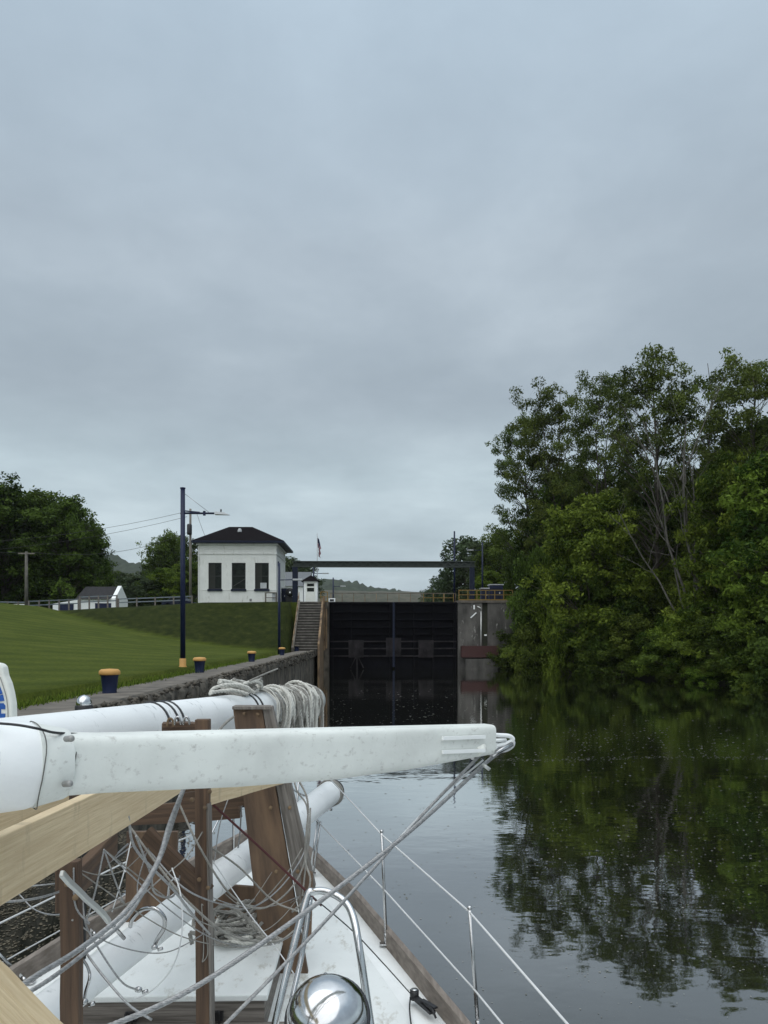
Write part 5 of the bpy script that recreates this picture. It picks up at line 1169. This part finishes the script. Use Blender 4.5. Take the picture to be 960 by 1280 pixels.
# off-picture gallows carrying the near spar
gal = empty('mast_support', (-2.0, 1.1, DZ), 'timber gallows under the near spar, left of the picture', 'support frame', 'timber mast supports')
ga_ = A_at(-.55); timber('post', (ga_.x, ga_.y, DZ), (ga_.x, ga_.y, ga_.z - .16), .09, .09, redwood, gal)
timber('crosspiece', (ga_.x - .3, ga_.y + .3, ga_.z - .165), (ga_.x + .3, ga_.y - .3, ga_.z - .165), .09, .07, redwood, gal)
# lifebuoy at the left edge
def buoy():
    D = 3.9; c = P(-28, 912, D); s = D / F; e = empty('horseshoe_buoy', c, 'white horseshoe life buoy with blue lettering at the left edge', 'life buoy')
    outl = [(0, 830), (3, 834), (5, 845), (9, 854), (12, 866), (14.5, 880), (15, 898), (15, 925), (10, 950), (0, 965), (-28, 972), (-56, 965), (-66, 950), (-71, 925), (-71, 898), (-70, 880), (-66, 866), (-62, 850), (-60, 836), (-56, 829), (-40, 827), (-16, 827)]
    pts = [P(x_, y_, D) for x_, y_ in outl]
    MB().prism(pts, (0, .07, 0)).build('cover', vinyl, e, .012)
    MB().tube(smooth_path([P(x_, y_, D - .003) for x_, y_ in ((0, 846), (4, 858), (8, 872), (9.8, 888), (10.3, 905))], 5), .0022, 6).build('seam', mat('seam', (.3, .29, .27)), e)
    MB().prism([P(x_, y_, D - .004) for x_, y_ in ((-6, 852), (-1, 856), (3, 867), (-6, 870))], (0, .006, 0)).prism([P(x_, y_, D - .004) for x_, y_ in ((-6, 871), (3.3, 868), (5.2, 876), (-6, 877.5))], (0, .006, 0)).build('lettering', blueprint, e)
    MB().prism([P(x_, y_, D - .004) for x_, y_ in ((-8, 879), (4, 879), (6.3, 882), (6.3, 886.5), (1, 886.5), (1, 892), (6.3, 892), (6.3, 896), (4, 899), (-8, 899))], (0, .006, 0)).build('lettering', blueprint, e)
    MB().tube([(c.x, D + .05, c.z), (c.x, D + .05, DZ + .02)], .012, 8).build('bracket', steel, e)
buoy()

# ------------------------------------------------------------------ wires, lines and ropes
WG = 'loose rigging wires over the foredeck'
cable('shroud_wire', [P(638, 932, 3.06), P(608, 953, 3.0), P(487, 1060, 2.62), P(270, 1218, 2.2), P(120, 1290, 2.0), P(20, 1335, 1.9)], .0085, wire, 'thickest braided shroud running from the spar tip to the lower left', 'wire', WG, 10)
cable('shroud_wire', [P(600, 944, 2.95), P(560, 985, 2.9), P(498, 1050, 2.8), P(470, 1082, 2.75), P(380, 1180, 2.5), P(272, 1290, 2.3)], .0065, wire, 'second braided shroud from the spar tip, crossing in front of the chrome rail', 'wire', WG, 8)
cable('shroud_wire', [P(604, 950, 2.98), P(545, 1000, 2.9), P(492, 1055, 2.75)], .004, wirelight, 'thin pale wire between the two shrouds at the spar tip', 'wire', WG, 6)
for i, (pts, r_, m_, lab) in enumerate((
    ([(234, 975, 2.35), (228, 990, 2.3), (212, 1030, 2.2), (196, 1080, 2.1), (158, 1138, 2.0), (100, 1186, 1.85), (45, 1220, 1.7), (-10, 1256, 1.6)], .0075, wire, 'thick wire looping down in front of the pine beam to the lower left'),
    ([(230, 985, 2.45), (220, 1015, 2.35), (198, 1078, 2.25), (160, 1145, 2.1), (105, 1192, 1.95), (50, 1232, 1.8), (-10, 1262, 1.7)], .006, wire, 'second thick wire hanging just behind the one in front of the pine beam'),
    ([(160, 1030, 3.9), (200, 1085, 3.7), (240, 1132, 3.6), (290, 1170, 3.8), (345, 1177, 4.2), (372, 1160, 4.6)], .006, rope_dirty, 'grey line sagging from behind the beam across the brown post'),
    ([(222, 1000, 4.1), (250, 1060, 4.0), (290, 1120, 4.3), (330, 1135, 4.6), (368, 1105, 4.9), (385, 1060, 5.1), (388, 1010, 5.3)], .006, rope_dirty, 'grey line looping between the brown posts'),
    ([(185, 1062, 4.2), (230, 1110, 4.0), (280, 1131, 4.2), (315, 1134, 4.6), (350, 1110, 4.9), (378, 1070, 5.2), (383, 1040, 5.3)], .005, wire, 'thin wire sagging beside the right plywood post'),
    ([(262, 1058, 4.3), (300, 1085, 4.5), (340, 1125, 4.6), (372, 1139, 4.5)], .006, rope_dirty, 'short grey line crossing in front of the right plywood post'),
    ([(164, 1050, 3.6), (155, 1090, 3.5), (140, 1140, 3.4)], .003, wirelight, 'very thin pale cord hanging beside the left brown post'),
    ([(215, 1085, 3.6), (226, 1120, 3.5), (227, 1170, 3.4), (215, 1210, 3.4), (190, 1238, 3.4), (165, 1250, 3.4)], .0035, wirelight, 'thin pale cord curving over the hatch lid'),
    ([(100, 1180, 3.0), (125, 1215, 2.95), (160, 1255, 2.9), (190, 1275, 2.9)], .005, wire, 'dark thin wire crossing the low mast to the hatch'),
    ([(103, 1120, 3.3), (106, 1150, 3.2), (115, 1172, 3.1), (150, 1225, 3.1), (172, 1238, 3.2)], .004, wire, 'thin wire hanging behind the left brown post'),
    ([(265, 1075, 4.35), (310, 1140, 4.3), (345, 1185, 4.2), (372, 1225, 4.0), (390, 1262, 3.9)], .0035, wirelight, 'thin pale cord running down right past the rope heap'),
    ([(24, 1118, 4.3), (45, 1138, 4.2), (75, 1143, 4.1), (103, 1128, 4.0)], .004, wire, 'thin sagging wire at the left below the pine beam'),
    ([(-10, 1128, 3.4), (40, 1124, 3.5), (80, 1112, 3.7), (120, 1090, 4.1), (160, 1055, 4.6)], .006, wire, 'grey cable running under the pine beam at the left'),
    ([(35, 1108, 4.0), (80, 1102, 4.1), (125, 1085, 4.4), (165, 1058, 4.8)], .004, wire, 'thin cable above the left white lifeline'),
    ([(372, 972, 5.2), (385, 1005, 5.1), (381, 1070, 5.0), (388, 1100, 4.9), (380, 1125, 4.8), (365, 1140, 4.7)], .007, rope_dirty, 'grey line hanging along the right edge of the plywood post'),
    ([(366, 970, 5.3), (372, 990, 5.25), (384, 1010, 5.2), (384, 1060, 5.1), (378, 1120, 5.0)], .006, rope_dirty, 'second grey line beside the plywood post edge'),
    ([(290, 985, 5.4), (275, 1030, 5.3), (268, 1075, 5.3), (262, 1100, 5.3)], .004, wire, 'thin wire in the gap between the brown posts'),
    ([(302, 1000, 5.6), (300, 1040, 5.6), (296, 1070, 5.6)], .006, wire, 'short upright wire in the gap between the brown posts'),
    ([(262, 1100, 5.2), (310, 1135, 5.1), (352, 1100, 5.0), (378, 1060, 5.1)], .004, rope_dirty, 'faint loop of cord in front of the right plywood post'))):
    cable('rigging_wire', [P(*q_) for q_ in pts], r_, m_, lab, 'wire', WG)
tg = empty('cord_tangle', P(190, 1120, 3.8), 'tangle of thin grey cords hanging among the brown posts', 'cord')
tr_ = random.Random(21)
anch = [(92, 1085, 2.92), (90, 1150, 2.92), (130, 1062, 2.9), (170, 1045, 3.1), (253, 1040, 4.16), (252, 1130, 4.16), (258, 1165, 4.16), (185, 1060, 4.27), (225, 1095, 4.2), (322, 1000, 5.32), (340, 1090, 5.32), (375, 1120, 5.3), (180, 1060, 6.35), (205, 1120, 6.35), (388, 1150, 5.05), (345, 1175, 5.3)]
for k in range(14):
    q1_, q2_ = tr_.sample(anch, 2); sg_ = tr_.uniform(.06, .32); a_, b_ = P(*q1_), P(*q2_)
    pts = [a_.lerp(b_, t_) + Vector((tr_.uniform(-.02, .02), 0, -sg_ * 4 * t_ * (1 - t_))) if 0 < t_ < 1 else a_.lerp(b_, t_) for t_ in (0, .2, .4, .6, .8, 1)]
    r_ = tr_.choice((.0025, .003, .004, .0055)); mb = MB(); p_ = smooth_path(pts, 7)
    (mb.twist(p_, r_) if r_ > .0035 else mb.tube(p_, r_, 5)); mb.build('strand', tr_.choice((rope_dirty, wire)), tg)
cable('lashing_line', [P(262, 1002, 4.4), P(330, 1064, 4.5), P(402, 1132, 4.5)], .008, redline, 'dark red line running diagonally across the right plywood post', 'line')
q = PZ(514, 1243, DZ + .06)
cable('strap', [P(392, 1122, 4.45), P(440, 1163, 4.5), P(478, 1203, 4.7), q], .004, black, 'thin black strap running from the chrome rail down to the ratchet', 'strap')
e = empty('alloy_strut', P(76, 1092, 2.45), 'pale flat alloy strut slanting under the near pine beam', 'strut')
timber('bar', P(76, 1092, 2.45), P(137, 1152, 2.9), .016, .022, alu, e); MB().tube([P(137, 1152, 2.9), P(155, 1173, 3.0)], .008, 8).build('threaded_end', steel, e)
cable('flat_line', [P(160, 1020, 2.9), P(170, 1062, 3.0), P(215, 1110, 3.1), P(238, 1140, 3.3), P(262, 1168, 3.6)], .006, wire, 'grey wire slanting down right over the low mast', 'wire', WG)
# ratchet strap
e = empty('ratchet_buckle', q, 'black ratchet strap buckle lying on the white deck', 'ratchet')
a_ = PZ(518, 1246, DZ + .06); b_ = PZ(541, 1266, DZ + .06)
MB().bar(a_, b_, .05, .02).bar(a_.lerp(b_, .4) + Vector((0, 0, .02)), b_ + Vector((.02, 0, .03)), .035, .015).build('handle', black, e, .005)
MB().lathe([(0, -.03), (.03, -.03), (.03, .03), (0, .03)], a_ + Vector((0, 0, .015)), (0, 0, 1), 16).build('ratchet_wheel', black, e)
MB().lathe([(.010, 0), (.022, .0), (.022, .006), (0, .006)], a_ + Vector((0, 0, .046)), (0, 0, 1), 14).build('hub', steel, e)
cable('strap_tail', [PZ(513, 1246, DZ + .05), PZ(512, 1262, DZ + .05), PZ(515, 1290, DZ + .05)], .005, black, 'black strap tail hanging aft from the ratchet on deck', 'strap')
cable('strap_end', [PZ(530, 1255, DZ + .07), PZ(540, 1262, DZ + .09), PZ(545, 1273, DZ + .05)], .008, black, 'short black strap end curling beside the ratchet', 'strap')
cable('deck_line', [PZ(541, 1268, DZ + .04), PZ(556, 1282, DZ + .04), PZ(575, 1310, DZ + .04)], .003, wirelight, 'thin pale line on deck between ratchet and toe rail', 'line')
# rope heap behind hatch
def heap():
    rnd = random.Random(12); c0 = PZ(292, 1172, hz + .04); e = empty('rope_heap', c0, 'heap of dirty grey rope coiled behind the hatch lid', 'rope')
    for k in range(15):
        rx, ry = rnd.uniform(.10, .26), rnd.uniform(.09, .18); c = c0 + Vector((rnd.uniform(-.14, .12), rnd.uniform(-.02, .16), .02 + .007 * k)); pts = []; a0 = rnd.uniform(0, 6); tl = rnd.uniform(-.45, .45); t2 = rnd.uniform(-.1, .5); n_ = rnd.uniform(4.2, 6.6)
        for i in range(30):
            an = a0 + i / 29 * n_; x_, y_ = math.cos(an) * rx, math.sin(an) * ry
            pts.append(c + Vector((x_ + .02 * math.sin(2 * an + k), y_, max(-.015 - .007 * k, x_ * tl + y_ * t2 + .02 * math.sin(3 * an + k)))))
        MB().twist(smooth_path(pts, 2), .014).build('rope_turn', rope_dirty if k % 4 else rope, e)
    for pts in ([(268, 1175, 4.95), (265, 1150, 5.0), (275, 1133, 5.05), (292, 1135, 5.1), (315, 1155, 5.1), (330, 1170, 5.05)], [(240, 1180, 4.9), (238, 1166, 4.9), (250, 1170, 4.85), (262, 1178, 4.85)], [(320, 1172, 5.0), (335, 1172, 5.0), (352, 1175, 5.0), (335, 1180, 4.9)]):
        MB().twist(smooth_path([P(*q_) for q_ in pts], 6), .015).build('rope_turn', rope_dirty, e)
heap()
# shackles on the support crosspiece
m = empty('shackle', P(222, 905, 4.35), 'row of steel shackles and hooks on the small brown crosspiece', 'shackle')
for px, py in ((213, 902), (222, 900), (233, 900)):
    MB().tube(smooth_path([P(px - 4, py + 6, 4.34), P(px - 3, py - 1, 4.34), P(px, py - 4, 4.34), P(px + 3, py - 1, 4.34), P(px + 4, py + 6, 4.34)], 5), .007, 7).build('bow', steel if px != 213 else rust, m)
cable('loose_line', [P(272, 915, 4.3), P(283, 903, 4.5), P(292, 896, 5.2)], .008, rope_dirty, 'short grey line left of the plywood post top', 'rope')

# ------------------------------------------------------------------ air
hm = bpy.data.materials.new('haze'); hm.use_nodes = True; t = hm.node_tree; t.nodes.clear()
pv = N(t, 'ShaderNodeVolumePrincipled'); pv.inputs['Color'].default_value = (.93, .96, 1, 1); pv.inputs['Density'].default_value = 0.00007
ho = N(t, 'ShaderNodeOutputMaterial'); t.links.new(pv.outputs[0], ho.inputs['Volume'])
tag(MB().box(-2600, 2600, -400, 3100, -3.6, 75).build('haze', hm), kind='stuff')
